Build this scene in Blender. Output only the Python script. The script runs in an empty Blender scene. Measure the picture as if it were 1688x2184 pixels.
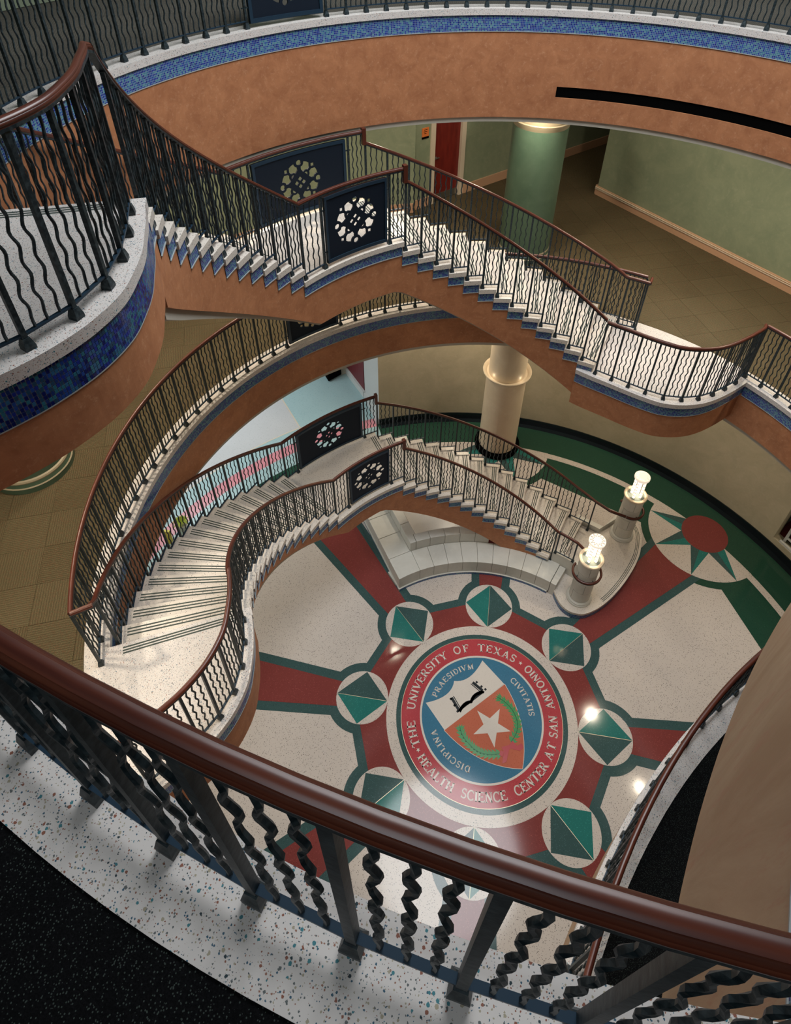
import bpy, bmesh, math, random
from math import sin, cos, pi, radians as rad, degrees as deg, sqrt, atan2, hypot
from mathutils import Vector, Matrix
random.seed(7)
C = bpy.context.scene.collection
SC = bpy.context.scene
S = 1.65                       # metres per plan unit (the white ring of the medallion has radius 1 unit)

# ------------------------------------------------------------------ camera, world, light, exposure
cam = bpy.data.cameras.new('camera'); co = bpy.data.objects.new('camera', cam); C.objects.link(co)
cam.sensor_fit = 'HORIZONTAL'; cam.sensor_width = 36.0
cam.lens = 36.0 * 1410.6 / 1688.0
cam.shift_x = -34.97 / 1688.0
cam.shift_y = -295.72 / 1688.0
cam.clip_start = 0.02
RM = [[0.9889412815, -0.1093725427, 0.1001638086], [0.1473358569, 0.6473459163, -0.7478204589], [0.0169503926, 0.7543082337, 0.6563015867]]
mw = Matrix([RM[0] + [-0.4219 * S], RM[1] + [-2.9687 * S], RM[2] + [7.2627 * S], [0, 0, 0, 1]])
co.matrix_world = mw
SC.camera = co
SC.view_settings.view_transform = 'Standard'
SC.view_settings.look = 'None'
SC.view_settings.gamma = 1.0
SC.view_settings.use_curve_mapping = False
SC.view_settings.exposure = -0.5

w = bpy.data.worlds.new('world'); SC.world = w; w.use_nodes = True
w.node_tree.nodes['Background'].inputs[0].default_value = (0.75, 0.88, 1.0, 1)
w.node_tree.nodes['Background'].inputs[1].default_value = 0.10

def area(name, loc, size, power, col, rot=(0, 0, 0), shape='DISK', sy=None, spread=None):
    l = bpy.data.lights.new(name, 'AREA'); l.shape = shape; l.size = size * S
    if sy: l.size_y = sy * S
    l.energy = power; l.color = col
    if spread: l.spread = rad(spread)
    o = bpy.data.objects.new(name, l); o.location = [v * S for v in loc]; o.rotation_euler = rot; C.objects.link(o); return o
area('skylight_and_fill', (0.0, 0.9, 9.2), 3.0, 900, (0.93, 0.97, 1.0), spread=150)  # skylight over the void
area('skylight_and_fill', (-0.8, -4.3, 9.1), 1.6, 110, (0.80, 0.92, 1.0))  # added fill behind the camera, no opening there; lifts near coping and handrail
WARM = (1.0, 0.86, 0.66)
for k in range(16):                      # recessed downlights in the ceiling under the upper gallery
    t = rad(2.5 + 22.5 * k)
    if -100 < deg(t) - 360 < -2 or deg(t) < 5: continue
    area('ceiling_light_and_daylight_fill', (3.35 * cos(t), 3.35 * sin(t), 5.19), 0.09, 80, WARM)
for td in (14, 62, 78, 98, 112, 168, 192, 216):      # and under the lower gallery
    t = rad(td)
    area('ceiling_light_and_daylight_fill', (4.15 * cos(t), 4.15 * sin(t), 2.70), 0.3, 62, WARM)
area('ceiling_light_and_daylight_fill', (-4.7, 3.4, 2.68), 1.8, 300, (0.86, 0.96, 1.0))          # added overhead light standing for window daylight in the ground floor corridor
area('ceiling_light_and_daylight_fill', (1.6, 4.7, 5.1), 0.5, 24, WARM)
area('ceiling_light_and_daylight_fill', (0.1, 5.8, 5.1), 0.25, 12, WARM)
area('ceiling_light_and_daylight_fill', (-0.9, 4.6, 5.1), 0.2, 12, WARM)
area('ceiling_light_and_daylight_fill', (-3.8, 1.5, 5.1), 0.6, 14, WARM)

# ------------------------------------------------------------------ materials
class NT:
    def __init__(s, name):
        s.m = bpy.data.materials.new(name); s.m.use_nodes = True; s.t = s.m.node_tree
        s.b = s.t.nodes['Principled BSDF']
    def n(s, typ, **kw):
        x = s.t.nodes.new(typ)
        for k, v in kw.items():
            if k in x.inputs.keys(): x.inputs[k].default_value = v
            else: setattr(x, k, v)
        return x
    def l(s, a, b): s.t.links.new(a, b)
    def math(s, op, a, b=None, c=None):
        x = s.t.nodes.new('ShaderNodeMath'); x.operation = op
        for i, v in enumerate((a, b, c)):
            if v is None: continue
            if isinstance(v, (int, float)): x.inputs[i].default_value = v
            else: s.l(v, x.inputs[i])
        return x.outputs[0]
    def mix(s, f, a, b):
        x = s.t.nodes.new('ShaderNodeMix'); x.data_type = 'RGBA'
        for i, v in ((0, f), (6, a), (7, b)):
            if isinstance(v, (int, float)): x.inputs[i].default_value = v
            elif isinstance(v, tuple): x.inputs[i].default_value = (*v, 1) if len(v) == 3 else v
            else: s.l(v, x.inputs[i])
        return x.outputs[2]
    def ramp(s, f, stops, interp='LINEAR'):
        x = s.t.nodes.new('ShaderNodeValToRGB'); x.color_ramp.interpolation = interp
        e = x.color_ramp.elements
        while len(e) < len(stops): e.new(0.5)
        for i, (p, c) in enumerate(stops): e[i].position = p; e[i].color = (*c, 1)
        s.l(f, x.inputs[0]); return x.outputs[0]
    def pos(s, scale=1.0):
        g = s.t.nodes.new('ShaderNodeNewGeometry')
        if scale == 1.0: return g.outputs['Position']
        v = s.t.nodes.new('ShaderNodeVectorMath'); v.operation = 'SCALE'; v.inputs[3].default_value = scale
        s.l(g.outputs['Position'], v.inputs[0]); return v.outputs[0]
    def bump(s, h, strength=0.3, dist=0.01):
        x = s.t.nodes.new('ShaderNodeBump'); x.inputs['Strength'].default_value = strength; x.inputs['Distance'].default_value = dist
        s.l(h, x.inputs['Height']); s.l(x.outputs[0], s.b.inputs['Normal'])

def flat(name, col, rough=0.5, spec=0.5, metal=0.0):
    m = NT(name); m.b.inputs['Base Color'].default_value = (*col, 1); m.b.inputs['Roughness'].default_value = rough
    m.b.inputs['Specular IOR Level'].default_value = spec; m.b.inputs['Metallic'].default_value = metal
    return m.m

def terrazzo(name, base, chips, rough=0.2, scale=75.0, amount=0.45, tone=0.12, big=0.0):
    m = NT(name)
    p = m.pos()
    nz = m.n('ShaderNodeTexNoise'); nz.inputs['Scale'].default_value = 1.3; nz.inputs['Detail'].default_value = 3; m.l(p, nz.inputs['Vector'])
    col = m.mix(nz.outputs[0], base, tuple(c * (1 - tone) for c in base))
    ds = m.n('ShaderNodeTexNoise'); ds.inputs['Scale'].default_value = scale * 2; m.l(p, ds.inputs['Vector'])
    wp = m.n('ShaderNodeMix'); wp.data_type = 'VECTOR'; wp.inputs[0].default_value = 0.004; m.l(p, wp.inputs[4]); m.l(ds.outputs['Color'], wp.inputs[5])
    for sc, am in ((scale, amount),) + (((big, 0.42),) if big else ()):
        v = m.n('ShaderNodeTexVoronoi', feature='F1'); v.inputs['Scale'].default_value = sc; m.l(wp.outputs[1], v.inputs['Vector'])
        sep = m.n('ShaderNodeSeparateColor'); m.l(v.outputs['Color'], sep.inputs[0])
        inside = m.math('LESS_THAN', v.outputs['Distance'], m.math('MULTIPLY', sep.outputs[1], 0.46))
        f = m.math('MULTIPLY', inside, m.math('LESS_THAN', sep.outputs[0], am))
        chip = m.ramp(sep.outputs[2], [(i / len(chips), c) for i, c in enumerate(chips)], 'CONSTANT')
        col = m.mix(f, col, chip)
    m.l(col, m.b.inputs['Base Color'])
    m.b.inputs['Roughness'].default_value = rough
    m.b.inputs['Specular IOR Level'].default_value = 0.28
    return m.m

def plaster(name, a, b, c, streak=1.0, rough=0.6, sc=1.0):
    m = NT(name); g = m.pos()
    mp = m.n('ShaderNodeMapping'); mp.inputs['Scale'].default_value = (1, 1, streak); m.l(g, mp.inputs[0])
    n1 = m.n('ShaderNodeTexNoise'); n1.inputs['Scale'].default_value = 2.2 * sc; n1.inputs['Detail'].default_value = 8; n1.inputs['Roughness'].default_value = 0.72
    n1.inputs['Distortion'].default_value = 0.6
    n2 = m.n('ShaderNodeTexNoise'); n2.inputs['Scale'].default_value = 9 * sc; n2.inputs['Detail'].default_value = 6; n2.inputs['Roughness'].default_value = 0.8
    m.l(mp.outputs[0], n1.inputs['Vector']); m.l(mp.outputs[0], n2.inputs['Vector'])
    x = m.ramp(n1.outputs[0], [(0.36, a), (0.64, b)])
    f = m.ramp(n2.outputs[0], [(0.54, (0, 0, 0)), (0.74, (0.8, 0.8, 0.8))])
    m.l(m.mix(f, x, c), m.b.inputs['Base Color'])
    m.b.inputs['Roughness'].default_value = rough; m.bump(n2.outputs[0], 0.15, 0.004)
    return m.m

def mosaic(name, tile, cols, grout=(0.42, 0.47, 0.52), gap=0.10):
    m = NT(name)
    uv = m.n('ShaderNodeUVMap'); sc = m.n('ShaderNodeVectorMath'); sc.operation = 'SCALE'; sc.inputs[3].default_value = 1 / tile
    m.l(uv.outputs[0], sc.inputs[0])
    fl = m.n('ShaderNodeVectorMath'); fl.operation = 'FLOOR'; m.l(sc.outputs[0], fl.inputs[0])
    fr = m.n('ShaderNodeVectorMath'); fr.operation = 'FRACTION'; m.l(sc.outputs[0], fr.inputs[0])
    wn = m.n('ShaderNodeTexWhiteNoise'); m.l(fl.outputs[0], wn.inputs['Vector'])
    sp = m.n('ShaderNodeSeparateXYZ'); m.l(fr.outputs[0], sp.inputs[0])
    ax = m.math('ABSOLUTE', m.math('SUBTRACT', sp.outputs[0], 0.5)); ay = m.math('ABSOLUTE', m.math('SUBTRACT', sp.outputs[1], 0.5))
    g = m.math('GREATER_THAN', m.math('MAXIMUM', ax, ay), 0.5 - gap)
    col = m.ramp(wn.outputs[0], [(i / len(cols), c) for i, c in enumerate(cols)], 'CONSTANT')
    m.l(m.mix(g, col, grout), m.b.inputs['Base Color'])
    m.l(m.math('ADD', m.math('MULTIPLY', g, 0.5), 0.18), m.b.inputs['Roughness'])
    m.bump(m.math('SUBTRACT', 1.0, g), 0.3, 0.002)
    return m.m

def wood(name, a, b, rough=0.28, sx=3.0, sy=60.0):
    m = NT(name)
    uv = m.n('ShaderNodeUVMap'); mp = m.n('ShaderNodeMapping'); mp.inputs['Scale'].default_value = (sx, sy, 1); m.l(uv.outputs[0], mp.inputs[0])
    n1 = m.n('ShaderNodeTexNoise'); n1.inputs['Scale'].default_value = 1.0; n1.inputs['Detail'].default_value = 5; m.l(mp.outputs[0], n1.inputs['Vector'])
    m.l(m.ramp(n1.outputs[0], [(0.32, a), (0.68, b)]), m.b.inputs['Base Color'])
    m.b.inputs['Roughness'].default_value = rough
    m.b.inputs['Coat Weight'].default_value = 0.0; m.b.inputs['Coat Roughness'].default_value = 0.15
    return m.m

def carpet(name, a, b, c, red=(0.13, 0.045, 0.025), rib=True, fleck=None, scale=1.0):
    m = NT(name); p = m.pos()
    n1 = m.n('ShaderNodeTexNoise'); n1.inputs['Scale'].default_value = 210 * scale; n1.inputs['Detail'].default_value = 2; m.l(p, n1.inputs['Vector'])
    n2 = m.n('ShaderNodeTexNoise'); n2.inputs['Scale'].default_value = 1.1; n2.inputs['Detail'].default_value = 4; m.l(p, n2.inputs['Vector'])
    x = m.ramp(n1.outputs[0], [(0.40, a), (0.52, b), (0.62, c)])
    x = m.mix(m.ramp(n2.outputs[0], [(0.35, (0, 0, 0)), (0.7, (0.35, 0.35, 0.35))]), x, a)
    if rib:
        oi = m.n('ShaderNodeObjectInfo')
        tc = m.n('ShaderNodeUVMap'); sx = m.n('ShaderNodeSeparateXYZ'); m.l(tc.outputs[0], sx.inputs[0])
        n3 = m.n('ShaderNodeTexNoise'); n3.inputs['Scale'].default_value = 30; m.l(p, n3.inputs['Vector'])
        wv = m.math('SINE', m.math('ADD', m.math('MULTIPLY', sx.outputs[0], 6.2832 / 0.026), m.math('MULTIPLY', n3.outputs[0], 5.0)))
        x = m.mix(m.ramp(wv, [(0.0, (0.0, 0.0, 0.0)), (0.55, (0.62, 0.62, 0.62))]), x, a)
        n4 = m.n('ShaderNodeTexNoise'); n4.inputs['Scale'].default_value = 95; m.l(p, n4.inputs['Vector'])
        x = m.mix(m.ramp(n4.outputs[0], [(0.50, (0, 0, 0)), (0.66, (0.5, 0.5, 0.5))]), x, red)
        k = m.math('MULTIPLY', oi.outputs['Random'], 0.10)
        x = m.mix(k, x, c)
    if fleck:
        v = m.n('ShaderNodeTexVoronoi', feature='F1'); v.inputs['Scale'].default_value = 165; m.l(p, v.inputs['Vector'])
        sep = m.n('ShaderNodeSeparateColor'); m.l(v.outputs['Color'], sep.inputs[0])
        f = m.math('MULTIPLY', m.math('LESS_THAN', v.outputs['Distance'], 0.30), m.math('LESS_THAN', sep.outputs[0], 0.62))
        x = m.mix(f, x, fleck)
    m.l(x, m.b.inputs['Base Color']); m.b.inputs['Roughness'].default_value = 0.95
    m.b.inputs['Specular IOR Level'].default_value = 0.1
    m.bump(n1.outputs[0], 0.6, 0.004)
    return m.m

def emit(name, col, st):
    m = NT(name); m.b.inputs['Base Color'].default_value = (*col, 1)
    m.b.inputs['Emission Color'].default_value = (*col, 1); m.b.inputs['Emission Strength'].default_value = st
    return m.m

CHIP = [(0.03, 0.05, 0.06), (0.06, 0.19, 0.22), (0.24, 0.10, 0.07), (0.34, 0.30, 0.22), (0.12, 0.13, 0.13), (0.05, 0.11, 0.16), (0.28, 0.14, 0.10)]
M = {}
M['terr'] = terrazzo('terrazzo white', (0.62, 0.575, 0.545), CHIP, 0.35, 170, 0.8, big=95)
M['terr_step'] = terrazzo('terrazzo stair', (0.62, 0.56, 0.495), [(0.16, 0.14, 0.12), (0.25, 0.2, 0.16), (0.1, 0.12, 0.12)], 0.28, 85, 0.45)
M['terr_floor'] = terrazzo('terrazzo cream floor', (0.57, 0.51, 0.465), [(0.10, 0.09, 0.08), (0.2, 0.17, 0.14), (0.08, 0.1, 0.1)], 0.09, 80, 0.5)
M['red'] = terrazzo('terrazzo red', (0.190, 0.044, 0.040), [(0.12, 0.02, 0.02), (0.30, 0.08, 0.07)], 0.09, 90, 0.4)
M['redring'] = terrazzo('terrazzo crimson', (0.40, 0.058, 0.070), [(0.3, 0.03, 0.04), (0.5, 0.10, 0.10)], 0.09, 90, 0.4)
M['tealdark'] = terrazzo('terrazzo dark teal', (0.042, 0.085, 0.085), [(0.02, 0.05, 0.05), (0.08, 0.16, 0.16)], 0.09, 90, 0.5)
M['teal'] = terrazzo('terrazzo teal', (0.024, 0.155, 0.140), [(0.015, 0.12, 0.11), (0.05, 0.27, 0.23)], 0.09, 90, 0.4)
M['green'] = terrazzo('terrazzo green', (0.020, 0.064, 0.042), [(0.01, 0.04, 0.03), (0.04, 0.12, 0.08)], 0.09, 90, 0.5)
M['blue'] = terrazzo('terrazzo blue', (0.050, 0.165, 0.27), [(0.03, 0.10, 0.18), (0.08, 0.22, 0.33)], 0.09, 90, 0.4)
M['rust'] = terrazzo('terrazzo rust', (0.46, 0.135, 0.085), [(0.3, 0.08, 0.04), (0.48, 0.18, 0.1)], 0.09, 90, 0.4)
M['leaf'] = flat('inlay leaf green', (0.05, 0.25, 0.09), 0.2)
M['leafdark'] = flat('inlay vein green', (0.02, 0.12, 0.05), 0.2)
M['ribbon'] = flat('inlay ribbon red', (0.40, 0.05, 0.06), 0.2)
M['black'] = flat('inlay black', (0.008, 0.012, 0.015), 0.2)
M['letter'] = terrazzo('terrazzo letters', (0.62, 0.58, 0.54), [(0.5, 0.45, 0.4), (0.4, 0.35, 0.3)], 0.09, 110, 0.3)
M['pink'] = terrazzo('terrazzo pink', (0.62, 0.26, 0.30), [(0.5, 0.13, 0.13), (0.6, 0.3, 0.3)], 0.17, 90, 0.3)
M['paleblue'] = terrazzo('terrazzo pale blue', (0.36, 0.50, 0.52), [(0.15, 0.28, 0.3), (0.3, 0.45, 0.45)], 0.2, 90, 0.4)
M['greywhite'] = terrazzo('terrazzo grey white', (0.52, 0.52, 0.53), [(0.3, 0.3, 0.3), (0.45, 0.42, 0.4)], 0.2, 90, 0.3)
M['brass'] = flat('divider strip', (0.45, 0.40, 0.28), 0.35, metal=0.6)
M['orange'] = plaster('plaster orange', (0.32, 0.122, 0.052), (0.43, 0.180, 0.080), (0.55, 0.30, 0.165), sc=2.2)
M['tan'] = plaster('plaster tan', (0.33, 0.205, 0.118), (0.43, 0.30, 0.19), (0.37, 0.165, 0.105), streak=0.18)
M['olive'] = plaster('plaster olive', (0.40, 0.355, 0.25), (0.47, 0.415, 0.30), (0.50, 0.45, 0.34))
M['sage'] = plaster('plaster sage', (0.185, 0.225, 0.150), (0.235, 0.27, 0.18), (0.28, 0.305, 0.215))
M['colgreen'] = plaster('plaster column green', (0.050, 0.088, 0.060), (0.066, 0.108, 0.074), (0.08, 0.128, 0.088), rough=0.35)
M['cream'] = plaster('plaster cream', (0.56, 0.46, 0.33), (0.60, 0.50, 0.37), (0.64, 0.54, 0.41), rough=0.5)
M['ceil'] = flat('ceiling paint', (0.34, 0.31, 0.26), 0.8)
M['grey'] = flat('soffit grey', (0.42, 0.39, 0.33), 0.7)
M['peach'] = flat('baseboard peach', (0.50, 0.30, 0.19), 0.45)
M['ringtan'] = flat('ring paint', (0.26, 0.22, 0.15), 0.5)
M['casing'] = flat('casing cream', (0.58, 0.50, 0.40), 0.4)
M['white'] = flat('painted white', (0.55, 0.56, 0.55), 0.4)
m_ = NT('wrought iron'); n_ = m_.n('ShaderNodeTexNoise'); n_.inputs['Scale'].default_value = 45; n_.inputs['Detail'].default_value = 5; m_.l(m_.pos(), n_.inputs['Vector'])
m_.l(m_.ramp(n_.outputs[0], [(0.40, (0.005, 0.012, 0.016)), (0.72, (0.035, 0.050, 0.056))]), m_.b.inputs['Base Color']); m_.b.inputs['Roughness'].default_value = 0.46
m_.b.inputs['Specular IOR Level'].default_value = 0.35; m_.bump(n_.outputs[0], 0.35, 0.003); M['iron'] = m_.m
M['ironblue'] = flat('iron blue', (0.009, 0.026, 0.046), 0.42, 0.4)
M['panel'] = flat('panel navy', (0.005, 0.010, 0.019), 0.6, 0.2)
M['rail'] = wood('handrail mahogany', (0.050, 0.011, 0.007), (0.105, 0.026, 0.013), 0.34)
M['reddoor'] = wood('door red', (0.12, 0.010, 0.009), (0.18, 0.018, 0.013), 0.35, 3, 14)
BL = [(0.014, 0.032, 0.26), (0.018, 0.06, 0.28), (0.03, 0.11, 0.26), (0.05, 0.18, 0.26), (0.010, 0.02, 0.17), (0.08, 0.22, 0.27), (0.012, 0.03, 0.22)]
BM = [(0.014, 0.030, 0.23), (0.017, 0.055, 0.25), (0.028, 0.11, 0.23), (0.014, 0.035, 0.15), (0.025, 0.135, 0.20)]
M['mos'] = mosaic('mosaic blue', 0.0205, BL, (0.20, 0.28, 0.33), 0.07)
M['mosdark'] = mosaic('mosaic navy', 0.0205, BM, (0.34, 0.38, 0.40), 0.06)
M['grout'] = flat('mosaic grout', (0.66, 0.72, 0.74), 0.8)
M['trimw'] = flat('mosaic trim', (0.30, 0.31, 0.30), 0.6)
M['carp'] = carpet('carpet olive', (0.040, 0.035, 0.018), (0.100, 0.082, 0.045), (0.170, 0.142, 0.085), (0.12, 0.045, 0.025))
M['carpgrey'] = carpet('carpet grey', (0.055, 0.052, 0.044), (0.125, 0.118, 0.10), (0.19, 0.175, 0.145), (0.08, 0.06, 0.05))
M['carpblack_shade'] = carpet('carpet black and shade', (0.0022, 0.0024, 0.0028), (0.0035, 0.0038, 0.0042), (0.005, 0.005, 0.006), rib=False, fleck=(0.040, 0.050, 0.045))  # black flecked carpet; on the lower bulge its black also holds painted shade
M['stone'] = plaster('cast stone', (0.50, 0.49, 0.445), (0.56, 0.55, 0.505), (0.60, 0.585, 0.545), rough=0.4)
M['joint'] = flat('stone joint', (0.16, 0.19, 0.17), 0.8)
M['groove'] = flat('grip strip', (0.045, 0.06, 0.05), 0.8)
M['slot'] = flat('slot shade and black', (0.002, 0.002, 0.002), 1.0, 0.02)  # plain black; on the gallery slot strip it stands for shade
M['maroon'] = flat('maroon paint', (0.13, 0.016, 0.022), 0.5)
M['sign'] = flat('sign orange', (0.62, 0.17, 0.04), 0.5)
M['steel'] = flat('brushed steel', (0.35, 0.34, 0.32), 0.3, metal=0.9)
M['glow'] = emit('lantern glass', (1.0, 0.86, 0.68), 2.0)
M['glowtop'] = emit('lantern top', (1.0, 0.86, 0.70), 0.85)
M['dish'] = flat('lantern dish', (0.10, 0.19, 0.13), 0.4)
m_ = NT('window glass'); m_.b.inputs['Base Color'].default_value = (0.8, 0.9, 0.88, 1); m_.b.inputs['Transmission Weight'].default_value = 1.0
m_.b.inputs['Roughness'].default_value = 0.02; m_.b.inputs['IOR'].default_value = 1.1; M['glass'] = m_.m

# ------------------------------------------------------------------ mesh helpers (plan units in, metres out)
def mesh(name, V, F, m, uv=None, smooth=False):
    me = bpy.data.meshes.new(name); me.from_pydata([(x * S, y * S, z * S) for x, y, z in V], [], F)
    me.materials.append(M[m] if isinstance(m, str) else m)
    if uv:
        l = me.uv_layers.new(name='UVMap'); d = [0.0] * (2 * len(me.loops)); i = 0
        for f in F:
            for v in f: d[2 * i] = uv[v][0] * S; d[2 * i + 1] = uv[v][1] * S; i += 1
        l.data.foreach_set('uv', d)
    if smooth:
        me.polygons.foreach_set('use_smooth', [True] * len(me.polygons))
        try: me.set_sharp_from_angle(angle=rad(35))
        except Exception: pass
    me.update(); return me
def link(name, me, parent=None, loc=None, rz=0.0):
    o = bpy.data.objects.new(name, me); C.objects.link(o)
    if loc: o.location = (loc[0] * S, loc[1] * S, loc[2] * S)
    if rz: o.rotation_euler = (0, 0, rz)
    if parent:
        o.parent = parent; o.matrix_parent_inverse = Matrix.Identity(4)
        o.location = o.location - wloc(parent) if True else o.location
    return o
_w = {}
def wloc(o):
    v = Vector((0, 0, 0))
    while o: v += o.location; o = o.parent
    return v
def ob(name, V, F, m, parent=None, uv=None, smooth=False):
    return link(name, mesh(name, V, F, m, uv, smooth), parent, (0, 0, 0))
def tag(o, label=None, cat=None, group=None, kind=None):
    if label: o['label'] = label
    if cat: o['category'] = cat
    if group: o['group'] = group
    if kind: o['kind'] = kind
    return o
def thing(name, label, cat, group=None, loc=(0, 0, 0)):
    o = bpy.data.objects.new(name, None); C.objects.link(o); o.location = [v * S for v in loc]; o.empty_display_size = 0.1
    return tag(o, label, cat, group)
def P(r, t, z=None):
    a = rad(t); return (r * cos(a), r * sin(a)) if z is None else (r * cos(a), r * sin(a), z)
class B:
    """collects geometry for one mesh"""
    def __init__(s): s.V = []; s.F = []; s.U = []
    def add(s, V, F, U=None):
        n = len(s.V); s.V += V; s.F += [tuple(i + n for i in f) for f in F]; s.U += U if U else [(0, 0)] * len(V)
    def box(s, x0, y0, z0, x1, y1, z1):
        s.add([(x0, y0, z0), (x1, y0, z0), (x1, y1, z0), (x0, y1, z0), (x0, y0, z1), (x1, y0, z1), (x1, y1, z1), (x0, y1, z1)],
              [(3, 2, 1, 0), (4, 5, 6, 7), (0, 1, 5, 4), (1, 2, 6, 5), (2, 3, 7, 6), (3, 0, 4, 7)])
    def prism(s, poly, z0, z1):
        n = len(poly); f = lambda z: [(x, y, (z(x, y) if callable(z) else z)) for x, y in poly]
        a = sum(poly[i][0] * poly[(i + 1) % n][1] - poly[(i + 1) % n][0] * poly[i][1] for i in range(n))
        if a < 0: poly = poly[::-1]
        s.add(f(z0) + f(z1), [tuple(range(n - 1, -1, -1)), tuple(range(n, 2 * n))] + [(i, (i + 1) % n, n + (i + 1) % n, n + i) for i in range(n)])
    def sector(s, r0, r1, t0, t1, z0, z1, step=2.0, uvm=False):
        n = max(1, int(math.ceil(abs(t1 - t0) / step))); V = []; F = []
        g = lambda z, t: z(t) if callable(z) else z
        for i in range(n + 1):
            t = t0 + (t1 - t0) * i / n
            V += [P(r0, t, g(z0, t)), P(r1, t, g(z0, t)), P(r1, t, g(z1, t)), P(r0, t, g(z1, t))]
        for i in range(n):
            a = 4 * i
            for k in range(4):
                l = (k + 1) % 4; F.append((a + k, a + 4 + k, a + 4 + l, a + l) if t1 > t0 else (a + l, a + 4 + l, a + 4 + k, a + k))
        F += [(0, 1, 2, 3), (4 * n + 3, 4 * n + 2, 4 * n + 1, 4 * n)]
        s.add(V, F)
    def lathe(s, prof, cx, cy, n=32, cap=True):
        V = []; F = []; k = len(prof)
        for i in range(n):
            a = 2 * pi * i / n; V += [(cx + r * cos(a), cy + r * sin(a), z) for r, z in prof]
        for i in range(n):
            j = (i + 1) % n
            for q in range(k - 1): F.append((i * k + q, j * k + q, j * k + q + 1, i * k + q + 1))
        if cap: F += [tuple(i * k for i in range(n))[::-1], tuple(i * k + k - 1 for i in range(n))]
        s.add(V, F)
    def ribbon(s, path, z0, z1):
        """vertical strip along a plan path with uv in arc length; z0, z1 numbers or lists"""
        V = []; U = []; F = []; d = 0
        for i, p in enumerate(path):
            if i: d += hypot(p[0] - path[i - 1][0], p[1] - path[i - 1][1])
            a = z0[i] if isinstance(z0, list) else z0; b = z1[i] if isinstance(z1, list) else z1
            V += [(p[0], p[1], a), (p[0], p[1], b)]; U += [(d, a), (d, b)]
        for i in range(len(path) - 1): F.append((2 * i, 2 * i + 2, 2 * i + 3, 2 * i + 1))
        s.add(V, F, U)
    def sweep(s, path, prof, closed_prof=True, caps=True):
        """path of (x,y,z); prof of (side, up)"""
        n = len(path); k = len(prof); V = []; U = []; F = []; d = 0
        L = [0]
        for i in range(k): L.append(L[-1] + hypot(prof[(i + 1) % k][0] - prof[i][0], prof[(i + 1) % k][1] - prof[i][1]))
        for i, p in enumerate(path):
            a = path[max(0, i - 1)]; b = path[min(n - 1, i + 1)]
            tx, ty = b[0] - a[0], b[1] - a[1]; l = hypot(tx, ty) or 1; nx, ny = -ty / l, tx / l
            if i: d += hypot(p[0] - path[i - 1][0], p[1] - path[i - 1][1])
            for j, (u, v) in enumerate(prof): V.append((p[0] + nx * u, p[1] + ny * u, p[2] + v)); U.append((d, L[j]))
        for i in range(n - 1):
            for j in range(k if closed_prof else k - 1):
                l = (j + 1) % k; F.append((i * k + j, (i + 1) * k + j, (i + 1) * k + l, i * k + l))
        if caps and closed_prof: F += [tuple(range(k)), tuple((n - 1) * k + j for j in range(k))[::-1]]
        s.add(V, F, U)
    def build(s, name, m, parent=None, smooth=False, uv=True):
        return ob(name, s.V, s.F, m, parent, s.U if uv else None, smooth)
    def me(s, name, m, smooth=False): return mesh(name, s.V, s.F, m, s.U, smooth)

# ------------------------------------------------------------------ key dimensions measured in plan units
Z1, Z2 = 3.282, 6.054
RL, RPOST, RCARP = 2.80, 2.85, 2.95        # gallery lip, posts, carpet edge
RI, SO = 1.965, 2.785                      # stair faces
BC, BR = (3.725, -3.80), 3.76              # convex bulge of the galleries
H_R = 0.580
L_LAND, U_LAND = 1.66, 4.62
PLAT0 = 0.115

def arc(r, t0, t1, step=2.0):
    n = max(1, int(math.ceil(abs(t1 - t0) / step))); return [P(r, t0 + (t1 - t0) * i / n) for i in range(n + 1)]
def bulge(inset, ex=0.0):
    """plan path on the bulge circle, from its crossing with the ring at the right end to the one at the lower end"""
    r = RL + inset; R = BR - inset - ex; D = hypot(*BC)
    c = (r * r + D * D - R * R) / (2 * r * D); d = deg(math.acos(c)); a0 = deg(atan2(BC[1], BC[0]))
    p0 = P(r, a0 + d); p1 = P(r, a0 - d)
    b0 = deg(atan2(p0[1] - BC[1], p0[0] - BC[0])); b1 = deg(atan2(p1[1] - BC[1], p1[0] - BC[0]))
    b0 %= 360; b1 %= 360
    n = 40
    return [(BC[0] + R * cos(rad(b0 + (b1 - b0) * i / n)), BC[1] + R * sin(rad(b0 + (b1 - b0) * i / n))) for i in range(n + 1)], a0 + d, a0 - d
def void(inset, t0=0.0, t1=360.0):
    """closed outline of the void, offset outwards by inset, starting where the bulge ends, counterclockwise in ring angle"""
    bp, ta, tb = bulge(inset)
    return arc(RL + inset, ta, tb + 360, 2.0), bp[::-1]

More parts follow.
